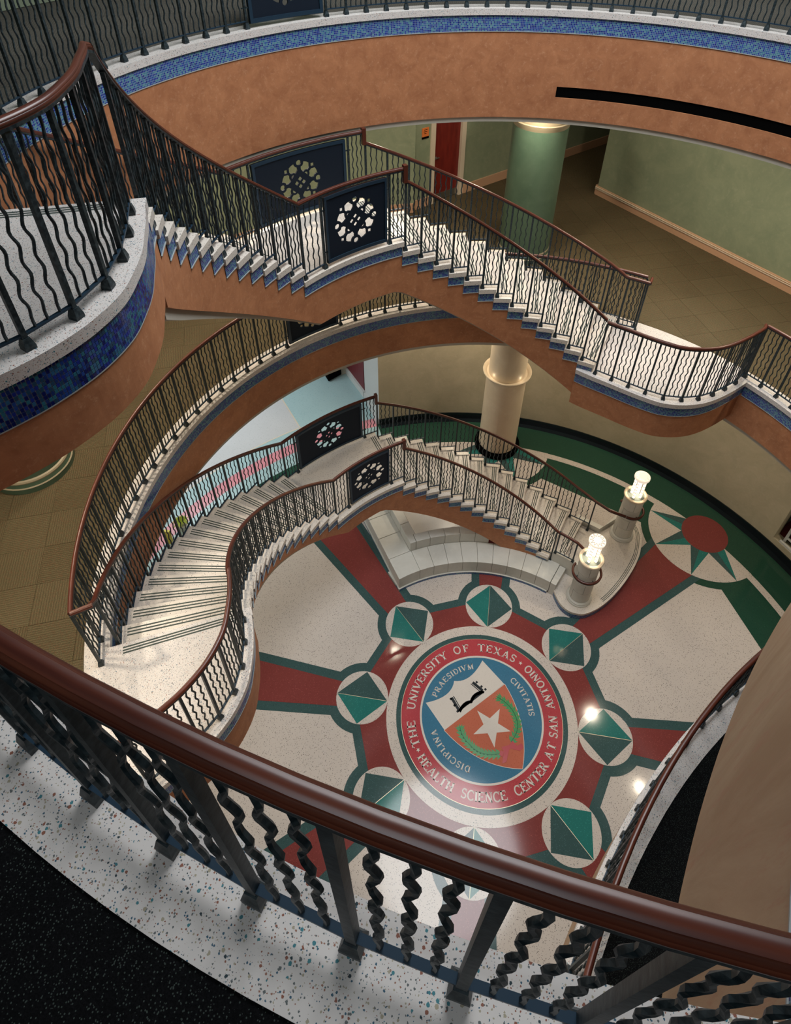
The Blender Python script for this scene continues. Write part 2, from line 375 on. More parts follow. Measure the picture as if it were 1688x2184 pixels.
# smooth curve through polar points
def smooth_polar(pts, n=6):
    Q = [Vector((*P(r, t), 0)) for r, t in pts]; out = []
    for i in range(len(Q) - 1):
        p0 = Q[max(0, i - 1)]; p1 = Q[i]; p2 = Q[i + 1]; p3 = Q[min(len(Q) - 1, i + 2)]
        for k in range(n):
            t = k / n
            out.append((0.5 * ((2 * p1) + (p2 - p0) * t + (2 * p0 - 5 * p1 + 4 * p2 - p3) * t * t + (3 * p1 - p0 - 3 * p2 + p3) * t ** 3))[:2])
    out.append(Q[-1][:2]); return [tuple(o) for o in out]
def offset(path, d):
    out = []
    for i, p in enumerate(path):
        a = path[max(0, i - 1)]; b = path[min(len(path) - 1, i + 1)]
        tx, ty = b[0] - a[0], b[1] - a[1]; l = hypot(tx, ty); out.append((p[0] - ty / l * d, p[1] + tx / l * d))
    return out
LIP_R = smooth_polar([(1.93, 76), (1.90, 72), (1.885, 66), (1.885, 61), (1.905, 56.3), (1.955, 51.8), (2.06, 48.3), (2.20, 45.9), (2.36, 44.7), (2.55, 44.2), (2.70, 44.1), (2.80, 44.1)])
LIP_L = smooth_polar([(1.94, 203), (1.935, 207), (1.945, 210), (1.965, 213.6), (2.007, 217.0), (2.088, 220.9), (2.221, 223.9), (2.373, 225.6), (2.50, 226.3), (2.65, 226.7), (2.80, 227.0)])

# ------------------------------------------------------------------ SETTING: ground floor and its inlays
floor = B(); floor.lathe([(4.9, -0.12), (4.9, 0.0)], 0, 0, 96)
floor = tag(floor.build('floor', 'green'), kind='structure')
LAY = 0.0005
def inlay(name, poly, m, layer, label=None, parent=floor):
    z = LAY * layer; b = B(); b.prism(poly, max(0.0, z - LAY), z); o = b.build(name, m, parent)
    if label: o['label'] = label
    return o
def ringin(name, r0, r1, t0, t1, m, layer, label=None, parent=floor, cx=0, cy=0, step=3):
    b = B(); z = LAY * layer
    V = []; F = []; n = max(2, int(math.ceil(abs(t1 - t0) / step)))
    for i in range(n + 1):
        t = rad(t0 + (t1 - t0) * i / n)
        V += [(cx + r0 * cos(t), cy + r0 * sin(t), z), (cx + r1 * cos(t), cy + r1 * sin(t), z), (cx + r1 * cos(t), cy + r1 * sin(t), z - LAY), (cx + r0 * cos(t), cy + r0 * sin(t), z - LAY)]
    for i in range(n):
        a = 4 * i
        for k in range(4): F.append((a + (k + 1) % 4, a + k, a + 4 + k, a + 4 + (k + 1) % 4))
    b.add(V, F); o = b.build(name, m, parent)
    if label: o['label'] = label
    return o
def disc(cx, cy, r, n=48, t0=0): return [(cx + r * cos(2 * pi * i / n + t0), cy + r * sin(2 * pi * i / n + t0)) for i in range(n)]
ringin('cream_band', 3.83, 3.92, -30, 114, 'terr_floor', 3)
ringin('black_border', 4.35, 4.44, -60, 114.5, 'black', 3)
apo = 3.343 / cos(rad(22.5))
inlay('cream_field', [P(apo, 45 * k) for k in range(8)], 'terr_floor', 1)
def rot(p, t): a = rad(t); return (p[0] * cos(a) - p[1] * sin(a), p[0] * sin(a) + p[1] * cos(a))
for k in range(8):                                     # sun medallions at the ends of the spokes
    t = 45 * k; c = P(3.90, t)
    if k in (1, 2, 0, 7):
        inlay('green_collar', disc(*c, 0.82), 'green', 2)
    a = rad(2.1)
    # spoke: teal border then red wedge
    inlay('spoke_border', [rot((1.2, -0.20), t), rot((3.3, -0.375), t), rot((3.3, 0.375), t), rot((1.2, 0.20), t)], 'tealdark', 3)
    inlay('spoke', [rot((1.0, -0.085), t), rot((3.3, -0.285), t), rot((3.3, 0.285), t), rot((1.0, 0.085), t)], 'red', 6)
    inlay('connector_border', [rot(p, t + 22.5) for p in ((1.0, -0.55), (1.345, -0.557), (1.345, 0.557), (1.0, 0.55))], 'tealdark', 4)
    inlay('connector', [rot(p, t + 22.5) for p in ((0.9, -0.42), (1.255, -0.52), (1.255, 0.52), (0.9, 0.42))], 'red', 7)
for k in (0, 1, 2):
    t = 45 * k; c = P(3.90, t)
    # white field of the sun, cut off at the cream band
    pts = [p for p in disc(*c, 0.72, 96) if hypot(*p) < 3.92]
    pts.sort(key=lambda p: (atan2(p[1] - c[1], p[0] - c[0]) - rad(t)) % (2 * pi))
    tt = [deg(atan2(p[1], p[0])) for p in (pts[-1], pts[0])]
    poly = pts + [P(3.92, tt[0] + (tt[1] - tt[0]) * i / 8) for i in range(9)]
    sun = inlay('sun_field', poly, 'terr_floor', 8)
    for j in range(8):
        an = 45 * j + 22.0; da = ((an - t + 180) % 360) - 180
        tip = (c[0] + 0.72 * cos(rad(an)), c[1] + 0.72 * sin(rad(an)))
        if hypot(*tip) > 3.97: continue
        v0 = (c[0] + 0.30 * cos(rad(an - 22.5)), c[1] + 0.30 * sin(rad(an - 22.5))); v1 = (c[0] + 0.30 * cos(rad(an + 22.5)), c[1] + 0.30 * sin(rad(an + 22.5)))
        inlay('ray_dark', [v0, tip, c], 'tealdark', 9); inlay('ray_teal', [tip, v1, c], 'teal', 9)
    if k == 1 or k == 0: inlay('sun_disc', disc(*c, 0.293), 'red', 10)
rc = 0.277
for k in range(8):
    t = 45 * k; c = P(1 + rc, t)
    inlay('circle_border', disc(*c, rc + 0.095), 'tealdark', 5)
    inlay('white_circle', disc(*c, rc), 'terr_floor', 8)
    dm = lambda a, b: (c[0] + rot((a, b), t)[0], c[1] + rot((a, b), t)[1])
    # the brighter half of each diamond faces west / north as in the pattern
    A_, B_, L_, R_ = dm(-rc + 0.004, 0), dm(rc - 0.004, 0), dm(0, rc - 0.004), dm(0, -rc + 0.004)
    left_bright = k in (2, 3, 4, 5, 6, 1, 0, 7)
    inlay('diamond_half', [A_, B_, L_], 'teal', 9, 'bright teal half'); inlay('diamond_half', [A_, R_, B_], 'tealdark', 9, 'dark teal half')
    d = Vector((B_[0] - A_[0], B_[1] - A_[1])).normalized(); n = (-d.y * 0.0022, d.x * 0.0022)
    inlay('divider_strip', [(A_[0] + n[0], A_[1] + n[1]), (A_[0] - n[0], A_[1] - n[1]), (B_[0] - n[0], B_[1] - n[1]), (B_[0] + n[0], B_[1] + n[1])], 'brass', 10)

# central seal
seal = inlay('medallion', disc(0, 0, 1.0, 128), 'terr_floor', 9, 'round seal with white border')
ringin('teal_ring', 0.845, 0.897, 0, 360, 'tealdark', 10, parent=floor)
ringin('crimson_ring', 0.645, 0.845, 0, 360, 'redring', 10, parent=floor)
ringin('divider_strip', 0.843, 0.8475, 0, 360, 'brass', 11, parent=floor)
ringin('white_ring', 0.628, 0.648, 0, 360, 'letter', 12, parent=floor)
inlay('blue_field', disc(0, 0, 0.63, 96), 'blue', 10)
def bez(p0, p1, p2, n=10): return [tuple((1 - t) ** 2 * a + 2 * t * (1 - t) * b + t * t * c for a, b, c in zip(p0, p1, p2)) for t in [i / n for i in range(n + 1)]]
# shield in its own frame (up = towards the notch at 135 degrees), then turned into place
def sh(p): a = rad(45); return (p[0] * cos(a) - p[1] * sin(a), p[0] * sin(a) + p[1] * cos(a))
TR, TL = (0.40, 0.445), (-0.39, 0.455)
NO = (0.0, 0.455)
topc = bez(TR, (0.13, 0.33), NO)[:-1] + bez(NO, (-0.13, 0.33), TL)
KR, KL = (0.425, 0.105), (-0.405, 0.125)
BT = (0.0, -0.62)
shield_w = topc + [KL, KR]
right = bez(KR, (0.35, -0.36), BT); left = bez(BT, (-0.35, -0.36), KL)
s1 = inlay('shield_top', [sh(p) for p in topc + [(-0.40, 0.12), (0.42, 0.11)]], 'letter', 11)
inlay('shield_field', [sh(p) for p in right + left[1:]], 'rust', 12)
ln = lambda pts, wd: [(pts[i], pts[i + 1], wd) for i in range(len(pts) - 1)]
def strokes(name, segs, m, layer, parent=None, label=None):
    b = B(); z = LAY * layer
    for (x0, y0), (x1, y1), wd in segs:
        l = hypot(x1 - x0, y1 - y0) or 1e-6; nx, ny = -(y1 - y0) / l * wd / 2, (x1 - x0) / l * wd / 2
        b.add([(x0 + nx, y0 + ny, z), (x0 - nx, y0 - ny, z), (x1 - nx, y1 - ny, z), (x1 + nx, y1 + ny, z)], [(0, 1, 2, 3)])
    o = b.build(name, m, parent or floor)
    if label: o['label'] = label
    return o
strokes('divider_strip', [(sh(a), sh(b_), w_) for a, b_, w_ in ln(right + left + [KL, KR], 0.005)], 'letter', 13)
# star
st = []
for i in range(10):
    r = 0.205 if i % 2 == 0 else 0.080; a = rad(i * 36 + 283); st.append((0.105 + r * cos(a), -0.085 + r * sin(a)))
inlay('star', st, 'letter', 13)
# open book
bk = [sh(p) for p in ()]
def world(p): return p
bookp = [(-0.331, 0.141), (-0.241, 0.023), (-0.006, 0.265), (-0.12, 0.338)]
bu_ = Vector((0.697, 0.717))                      # along the spine side of the open book
sg = []
for (p, q, dx, dy) in ((bookp[0], bookp[1], 1, 1), (bookp[2], bookp[3], -1, -1)):
    sg += ln([p, q], 0.030)
    o2 = (0.026 * dx * 0.70, 0.026 * dy * 0.72); sg += ln([(p[0] + o2[0], p[1] + o2[1]), (q[0] + o2[0], q[1] + o2[1])], 0.009)
pg = bez((-0.241, 0.023), (-0.200, 0.125), (-0.127, 0.139), 7) + bez((-0.127, 0.139), (-0.115, 0.225), (-0.006, 0.265), 7)[1:]
base_ = [(-0.241, 0.012), (-0.128, 0.122), (0.004, 0.262)]
for i_ in range(6): f_ = i_ / 5 * 0.9; sg += ln([(x + (0.010 + 0.004) * f_ * 1.2, y - 0.016 * f_ * 1.2) for x, y in pg], 0.012)
sg += ln([(-0.250, 0.010), (0.010, 0.262)], 0.018)
for p in ((-0.345, 0.118), (-0.300, 0.058), (-0.085, 0.338), (-0.030, 0.300), (-0.262, 0.002), (0.014, 0.276)): sg += ln([p, (p[0] + 0.016, p[1] + 0.016)], 0.022)
strokes('open_book', sg, 'black', 13)
# wreath: two branches of leaves and a ribbon
def branch(path, name):
    b = B(); z = LAY * 13; k = 0
    for i in range(len(path) - 1):
        (x0, y0), (x1, y1) = path[i], path[i + 1]; a = atan2(y1 - y0, x1 - x0)
        for q in (0.0,):
            x, y = x0 + (x1 - x0) * q, y0 + (y1 - y0) * q
            for side in (-1.35, -0.7, 0, 0.7, 1.35):
                an = a + side * 0.60; L = 0.072; W_ = 0.0125; zz = z + 0.00005 * (k % 7); k += 1
                tipx, tipy = x + L * cos(an), y + L * sin(an); nx, ny = -sin(an) * W_, cos(an) * W_
                mx, my = x + L * 0.45 * cos(an), y + L * 0.45 * sin(an)
                b.add([(x, y, zz), (mx - nx, my - ny, zz), (tipx, tipy, zz), (mx + nx, my + ny, zz)], [(0, 1, 2, 3)])
    tag(b.build(name, 'leaf', floor), 'green leaf branch', kind='stuff')
    strokes('branch_vein', ln(path, 0.006), 'leafdark', 15)
br1 = bez((0.215, -0.33), (0.02, -0.40), (-0.10, -0.295), 9) + bez((-0.10, -0.295), (-0.19, -0.24), (-0.215, -0.14), 5)[1:]
br2 = bez((0.315, -0.205), (0.42, -0.06), (0.355, 0.055), 6) + bez((0.355, 0.055), (0.30, 0.17), (0.15, 0.225), 6)[1:]
branch(br1, 'leaf_branch'); branch(br2, 'leaf_branch')
rb_ = 0
for poly in ([(0.22, -0.27), (0.30, -0.235), (0.315, -0.27), (0.25, -0.31)], [(0.30, -0.235), (0.33, -0.19), (0.40, -0.25), (0.315, -0.27)],
             [(0.33, -0.27), (0.42, -0.20), (0.445, -0.235), (0.41, -0.275)], [(0.25, -0.31), (0.30, -0.28), (0.275, -0.40), (0.235, -0.42), (0.24, -0.36)],
             [(0.215, -0.30), (0.25, -0.31), (0.235, -0.36), (0.20, -0.345)]):
    inlay('ribbon_piece', poly, 'ribbon', 14 + rb_); rb_ += 1
# serif lettering drawn from strokes; each glyph: width, strokes in a unit box
tk, tn = 0.20, 0.10
def arcp(cx, cy, rx, ry, a0, a1, n=10): return [(cx + rx * cos(rad(a0 + (a1 - a0) * i / n)), cy + ry * sin(rad(a0 + (a1 - a0) * i / n))) for i in range(n + 1)]
def stem(x, w_=tk): return ln([(x, 0), (x, 1)], w_) + serif(x, 0.03) + serif(x, 0.97)
def serif(x, y, l=0.17): return ln([(x - l, y), (x + l, y)], 0.07)
G = {
 'T': (0.86, stem(0.43)[:1] + serif(0.43, 0.03) + ln([(0.0, 0.95), (0.86, 0.95)], 0.11) + ln([(0.03, 1), (0.03, 0.76)], 0.07) + ln([(0.83, 1), (0.83, 0.76)], 0.07)),
 'H': (0.92, stem(0.18) + stem(0.74) + ln([(0.18, 0.5), (0.74, 0.5)], tn)),
 'E': (0.80, stem(0.18) + ln([(0.1, 0.95), (0.72, 0.95)], 0.11) + ln([(0.1, 0.05), (0.76, 0.05)], 0.11) + ln([(0.18, 0.52), (0.56, 0.52)], tn) + ln([(0.71, 1), (0.71, 0.76)], 0.07) + ln([(0.75, 0), (0.75, 0.25)], 0.07) + ln([(0.56, 0.42), (0.56, 0.62)], 0.07)),
 'L': (0.74, stem(0.18) + ln([(0.1, 0.05), (0.70, 0.05)], 0.11) + ln([(0.70, 0), (0.70, 0.28)], 0.07)),
 'F': (0.72, stem(0.18) + ln([(0.1, 0.95), (0.68, 0.95)], 0.11) + ln([(0.18, 0.52), (0.54, 0.52)], tn) + ln([(0.67, 1), (0.67, 0.74)], 0.07) + ln([(0.54, 0.42), (0.54, 0.62)], 0.07)),
 'I': (0.40, stem(0.20)),
 'N': (0.94, ln([(0.17, 0), (0.17, 1)], tn) + ln([(0.76, 0), (0.76, 1)], tn) + ln([(0.15, 1), (0.77, 0)], tk) + serif(0.17, 0.03) + serif(0.15, 0.97, 0.13) + serif(0.76, 0.97)),
 'M': (1.05, ln([(0.16, 0), (0.18, 1)], tn) + ln([(0.88, 0), (0.86, 1)], tk) + ln([(0.18, 1), (0.52, 0.05)], tk) + ln([(0.52, 0.05), (0.86, 1)], tn) + serif(0.16, 0.03) + serif(0.88, 0.03) + serif(0.15, 0.97, 0.12) + serif(0.9, 0.97, 0.12)),
 'U': (0.90, ln([(0.18, 0.97), (0.18, 0.38)] + arcp(0.45, 0.36, 0.27, 0.31, 180, 360) + [(0.72, 0.38), (0.72, 0.97)], 0.14) + serif(0.18, 0.97) + serif(0.72, 0.97)),
 'V': (0.88, ln([(0.12, 1), (0.44, 0.02)], tk) + ln([(0.44, 0.02), (0.76, 1)], tn) + serif(0.12, 0.97) + serif(0.76, 0.97)),
 'Y': (0.88, ln([(0.12, 1), (0.44, 0.48)], tk) + ln([(0.76, 1), (0.44, 0.48)], tn) + ln([(0.44, 0.5), (0.44, 0)], tk) + serif(0.44, 0.03) + serif(0.12, 0.97) + serif(0.76, 0.97)),
 'X': (0.90, ln([(0.14, 1), (0.76, 0)], tk) + ln([(0.74, 1), (0.14, 0)], tn) + serif(0.14, 0.97) + serif(0.74, 0.97) + serif(0.14, 0.03) + serif(0.76, 0.03)),
 'A': (0.92, ln([(0.14, 0), (0.46, 1)], tn) + ln([(0.46, 1), (0.78, 0)], tk) + ln([(0.25, 0.34), (0.67, 0.34)], 0.09) + serif(0.14, 0.03) + serif(0.78, 0.03)),
 'R': (0.88, stem(0.18) + ln([(0.18, 0.95), (0.42, 0.95)] + arcp(0.42, 0.72, 0.24, 0.23, 90, -90, 8) + [(0.18, 0.49)], 0.12) + ln([(0.42, 0.5), (0.76, 0.02)], tk) + serif(0.80, 0.03, 0.1)),
 'P': (0.76, stem(0.18) + ln([(0.18, 0.95), (0.40, 0.95)] + arcp(0.40, 0.70, 0.24, 0.25, 90, -90, 8) + [(0.18, 0.45)], 0.13)),
 'D': (0.90, stem(0.18) + ln([(0.18, 0.95), (0.38, 0.95)] + arcp(0.38, 0.5, 0.38, 0.45, 90, -90, 12) + [(0.18, 0.05)], 0.14)),
 'O': (0.96, ln(arcp(0.48, 0.5, 0.37, 0.46, 0, 360, 20), 0.16)),
 'C': (0.88, ln(arcp(0.48, 0.5, 0.37, 0.46, 45, 315, 16), 0.15) + ln([(0.77, 0.98), (0.77, 0.68)], 0.08) + ln([(0.77, 0.02), (0.77, 0.24)], 0.06)),
 'S': (0.70, ln(arcp(0.35, 0.73, 0.22, 0.23, 30, 270, 10) + arcp(0.35, 0.27, 0.24, 0.23, 90, -150, 10), 0.15) + ln([(0.60, 0.98), (0.60, 0.72)], 0.06) + ln([(0.10, 0.02), (0.10, 0.28)], 0.06)),
}
def word(text, a0, a1, r0, h, inward=False, layer=12):
    """letter centres run from angle a0 to a1; tops outward when clockwise, inward when counterclockwise"""
    ws = [G[c][0] for c in text]; pos = [0.0]
    for i in range(1, len(text)): pos.append(pos[-1] + ws[i - 1] / 2 + ws[i] / 2)
    for c, p in zip(text, pos):
        ac = a0 + (a1 - a0) * (p / pos[-1] if pos[-1] else 0); segs = []
        wd, st_ = G[c]
        def mp(x, y):
            sx = (x - wd / 2) * h; rr = (r0 - y * h) if inward else (r0 + y * h); rm = r0
            an = rad(ac) + (sx / rm if inward else -sx / rm); return (rr * cos(an), rr * sin(an))
        for q0, q1, wq in st_: segs.append((mp(*q0), mp(*q1), wq * h))
        strokes('letter', segs, 'letter', layer, seal)
def off(o): return o
word('THE', -150.8, -164.8, 0.700, 0.088); word('UNIVERSITY', 180.6, 129.2, 0.700, 0.088); word('OF', 115.8, 107.8, 0.700, 0.088)
word('TEXAS', 94.2, 65.6, 0.700, 0.088)
word('HEALTH', -138.3, -110.4, 0.792, 0.088, True); word('SCIENCE', -99.2, -69.6, 0.792, 0.088, True); word('CENTER', -58.1, -30.6, 0.792, 0.088, True)
word('AT', -21.4, -14.2, 0.792, 0.088, True); word('SAN', -5.4, 6.4, 0.792, 0.088, True); word('ANTONIO', 17.2, 50.2, 0.792, 0.088, True)
word('PRAESIDIVM', 163.8, 107.6, 0.500, 0.062); word('CIVITATIS', 53.2, 11.6, 0.500, 0.062); word('DISCIPLINA', -101.5, -153.0, 0.500, 0.062)
for an in (58.3, -145.2):
    c = P(0.745, an); q = []
    for i in range(10):
        r = 0.024 if i % 2 == 0 else 0.0095; a = rad(i * 36 + an); q.append((c[0] + r * cos(a), c[1] + r * sin(a)))
    inlay('small_star', q, 'letter', 12)

# corridor floor beyond the stair
b = B(); b.sector(4.83, 9.5, 114.8, 245, -0.1, 0.0006, 3); tag(b.build('floor', 'greywhite'), kind='structure')
b = B(); b.sector(4.42, 9.5, -70, 114.8, -0.1, -0.001, 3); tag(b.build('floor', 'terr_floor'), kind='structure')
ringin('pale_blue_band', 4.20, 4.83, 114.9, 240, 'paleblue', 1); ringin('pink_band', 4.415, 4.59, 114.9, 240, 'pink', 2)
ringin('white_band', 4.826, 4.845, 128.5, 240, 'casing', 4)
b = B(); b.sector(4.84, 7.5, 114.9, 128.6, 0.0, 0.0016, 3); b.build('pale_blue_slab', 'paleblue', floor)
b = B(); b.prism([P(4.84, 128.6), P(7.5, 128.6), P(7.5, 128.8), P(4.84, 128.8)], 0, 0.002); b.build('divider_strip', 'casing', floor)

# ground floor walls
def wallarc(name, r, t0, t1, z0, z1, m, thick=0.12, **kw):
    b = B(); b.sector(r, r + thick, t0, t1, z0, z1, 2.0); return tag(b.build(name, m), kind='structure')
wallarc('wall_right', 4.44, 37.2, 114.6, 0, 2.80, 'olive')
wallarc('wall_right', 4.44, 14, 37.2, 0, 0.205, 'olive'); wallarc('wall_right', 4.44, 14, 37.2, 1.6, 2.80, 'olive'); wallarc('wall_right', 4.44, -70, 14, 0, 2.80, 'olive')
wallarc('baseboard_right', 4.425, -60, 114.6, 0, 0.115, 'black', 0.014)
# low window at the far right of the ground floor
win = tag(B_ := bpy.data.objects.new('window_1', None), kind='structure'); C.objects.link(win)
b = B(); b.sector(4.445, 4.475, 16, 36.2, 0.205, 0.235, 2); b.build('window_sill', 'white', win)
for z in (0.28, 0.62, 0.98, 1.34): b = B(); b.sector(4.50, 4.52, 16, 36, z, z + 0.03, 2); b.build('window_bar', 'white', win)
for t in (35.6, 29, 22.5): b = B(); b.sector(4.50, 4.525, t, t + 0.4, 0.205, 1.6, 2); b.build('mullion', 'white', win)
b = B(); b.sector(4.51, 4.513, 16, 36, 0.22, 1.6, 2); b.build('pane', 'glass', win)
b = B(); b.sector(4.56, 5.6, 14, 38, 0.16, 0.2, 2); b.build('terrace', 'maroon', win)
b = B(); b.sector(5.5, 5.6, 12, 40, 0.2, 1.9, 2); b.build('hedge', 'green', win)

# corridor end: white pilaster, maroon wall, dark bench box
b = B(); b.prism([P(4.44, 114.6), P(5.13, 115.3), P(5.13, 114.0), P(4.44, 113.6)], 0, 2.8); tag(b.build('wall_corridor', 'white'), kind='structure')
b = B(); b.prism([P(5.14, 115.4), P(5.95, 117.2), P(5.95, 116.4), P(5.14, 114.6)], 0, 2.8); tag(b.build('wall_corridor', 'maroon'), kind='structure')
b = B(); b.prism([P(5.10, 115.7), P(5.95, 117.5), P(5.95, 117.1), P(5.10, 115.3)], 0, 0.12); tag(b.build('baseboard_corridor', 'white'), kind='structure')
b = B(); b.prism([P(4.46, 115.1), P(5.10, 115.6), P(5.10, 115.2), P(4.46, 114.7)], 0, 0.10); tag(b.build('baseboard_corridor', 'white'), kind='structure')
b = B(); b.prism([P(5.74, 117.9), P(5.95, 118.1), P(5.95, 117.2), P(5.74, 117.0)], 0, 2.8); tag(b.build('trim_3', 'grey'), kind='structure')
box = thing('cabinet', 'low dark cabinet against the maroon corridor wall beyond the lower landing', 'cabinet')
b = B(); b.prism([P(5.62, 120.4), P(5.72, 117.9), P(6.1, 118.2), P(6.0, 120.7)], 0.03, 0.34); b.build('body', 'slot', box)
b = B(); b.prism([P(5.60, 120.5), P(5.71, 117.8), P(6.12, 118.1), P(6.02, 120.8)], 0.34, 0.36); b.build('top', 'maroon', box)
wallarc('wall_corridor', 7.4, 113, 250, 0, 2.8, 'white')

# ------------------------------------------------------------------ galleries: slab, coping, mosaic band, fascia
def sectorpoly(t0, t1, rin, rout, step=2): return arc(rin, t0, t1, step) + arc(rout, t1, t0, step)
def strip_between(a, b_, z, uvs=False):
    """flat strip between two plan paths of equal length"""
    n = len(a); V = [(x, y, z) for x, y in a] + [(x, y, z) for x, y in b_]; return V, [(i, i + 1, n + i + 1, n + i) for i in range(n - 1)]
def resample(path, n):
    L = [0]
    for i in range(1, len(path)): L.append(L[-1] + hypot(path[i][0] - path[i - 1][0], path[i][1] - path[i - 1][1]))
    out = []; j = 0
    for k in range(n + 1):
        d = L[-1] * k / n
        while j < len(L) - 2 and L[j + 1] < d: j += 1
        t = (d - L[j]) / ((L[j + 1] - L[j]) or 1); out.append((path[j][0] + (path[j + 1][0] - path[j][0]) * t, path[j][1] + (path[j + 1][1] - path[j][1]) * t))
    return out
def solid_strip(name, ia, ib, z0, z1, m, which, parent=None, kind='structure', rng=None, ex=0.0):
    """solid between void outlines at inset ia and ib; which: 'ring' or 'bulge'"""
    if which == 'ring':
        a = arc(RL + ia, rng[0], rng[1], 1.5); c = arc(RL + ib, rng[0], rng[1], 1.5)
    else:
        a = resample(bulge(ia, ex)[0], 60); c = resample(bulge(ib, ex)[0], 60)
    n = len(a); V = []; F = []
    for i in range(n): V += [(*a[i], z0), (*c[i], z0), (*c[i], z1), (*a[i], z1)]
    for i in range(n - 1):
        for k in range(4): F.append((4 * i + k, 4 * i + 4 + k, 4 * i + 4 + (k + 1) % 4, 4 * i + (k + 1) % 4))
    F += [(0, 1, 2, 3), (4 * n - 1, 4 * n - 2, 4 * n - 3, 4 * n - 4)]
    o = ob(name, V, F, m, parent)
    if not parent: tag(o, kind=kind)
    return o
RA, RB = -1.5, 271.5             # ring from the right end of the bulge round to its lower end
TA0, TB0 = bulge(0)[1], bulge(0)[2] + 360
T_COP, T_MOS = 0.045, 0.085
def gallery(Z, bottom, slotband=None, ex=0.0, bb_=None, n='1'):
    T_MOS = 0.115; bb_ = bb_ or bottom; TA0, TB0 = bulge(0, ex)[1], bulge(0, ex)[2] + 360
    for which, rng in (('ring', (TA0, TB0)), ('bulge', None)):
        solid_strip('trim_' + n, 0, RCARP - RL if which == 'ring' else 0.14, Z - T_COP, Z, 'terr', which, rng=rng, ex=ex)
    bp = resample(bulge(0.012, ex)[0], 60); rp = arc(RL + 0.012, TA0, TB0, 1.0)
    b = B(); b.ribbon(rp, Z - T_COP - T_MOS, Z - T_COP); tag(b.build('trim_' + n, 'mos'), kind='structure')
    b = B(); b.ribbon(bp, Z - T_COP - T_MOS, Z - T_COP); tag(b.build('trim_' + n, 'mos'), kind='structure')
    zt = Z - T_COP - T_MOS
    for q, rr in ((rp, 'ring'), (bp, 'bulge')):
        solid_strip('trim_' + n, 0.009, 0.03, zt - 0.005, zt, 'trimw', rr, rng=(TA0, TB0), ex=ex)
    if slotband:
        t0, t1, s0, s1 = slotband
        solid_strip('wall_gallery', 0.015, 0.2, bottom, zt, 'orange', 'ring', rng=(t1, TB0))
        solid_strip('wall_gallery', 0.015, 0.2, bottom, s0, 'orange', 'ring', rng=(TA0, t1))
        solid_strip('wall_gallery', 0.015, 0.2, s1, zt, 'orange', 'ring', rng=(TA0, t1))
        solid_strip('trim_slot', 0.024, 0.2, s0 - 0.001, s1 + 0.001, 'slot', 'ring', rng=(TA0, t1))  # nearly flush black strip: shade inside the slot put into its colour
    else: solid_strip('wall_gallery', 0.015, 0.2, bottom, zt, 'orange', 'ring', rng=(TA0, TB0))
    solid_strip('wall_bulge', 0.016, 0.2, bb_, zt, 'tan', 'bulge', ex=ex)
    solid_strip('trim_soffit', 0.030, 0.2, bottom - 0.045, bottom, 'grey', 'ring', rng=(TA0, TB0))
gallery(Z1, 2.775, n='1')
gallery(Z2, 5.225, (40, 90.9, 5.400, 5.487), ex=0.020, bb_=5.09, n='2')

def floor_slab(Z, thick, sectors, bulge_m, n, router=8.5, ex=0.0):
    TA0, TB0 = bulge(0, ex)[1], bulge(0, ex)[2] + 360
    for t0, t1, m in sectors:
        V = []; F = []; a = arc(RCARP, t0, t1, 2); c = arc(router, t0, t1, 2); k = len(a)
        for i in range(k): V += [(*a[i], Z - thick), (*c[i], Z - thick), (*c[i], Z - 0.004), (*a[i], Z - 0.004)]
        for i in range(k - 1):
            for q in range(4): F.append((4 * i + q, 4 * i + 4 + q, 4 * i + 4 + (q + 1) % 4, 4 * i + (q + 1) % 4))
        tag(ob('floor', V, F, m, None, [(v[0], v[1]) for v in V]), kind='structure')
    a = resample(bulge(0.14, ex)[0], 60)
    c = [tuple(Vector(p).normalized() * router) for p in a]
    # spread the outer edge over the remaining sector
    c = [P(router, TA0 + (TB0 - 360 - TA0) * i / 60) for i in range(61)]
    V = []; F = []
    for i in range(61): V += [(*a[i], Z - thick), (*c[i], Z - thick), (*c[i], Z - 0.004), (*a[i], Z - 0.004)]
    for i in range(60):
        for q in range(4): F.append((4 * i + q, 4 * i + 4 + q, 4 * i + 4 + (q + 1) % 4, 4 * i + (q + 1) % 4))
    tag(ob('floor', V, F, bulge_m), kind='structure')
floor_slab(Z1, 0.45, [(TA0, 95, 'carp'), (95, 232, 'carp'), (232, TB0, 'carpblack_shade')], 'carpblack_shade', '1')  # lower bulge: shade from the upper bulge is put into the black carpet colour
floor_slab(Z2, 0.75, [(TA0, 95, 'carpgrey'), (95, 226, 'carpgrey'), (226, TB0, 'carpblack_shade')], 'carpblack_shade', '2', ex=0.014)
# ceilings: underside panels
for z in (2.735, 5.22):
    b = B(); b.sector(RL + 0.2, 8.4, TA0, TB0, z, z + 0.03, 3); tag(b.build('ceiling', 'ceil'), kind='structure')

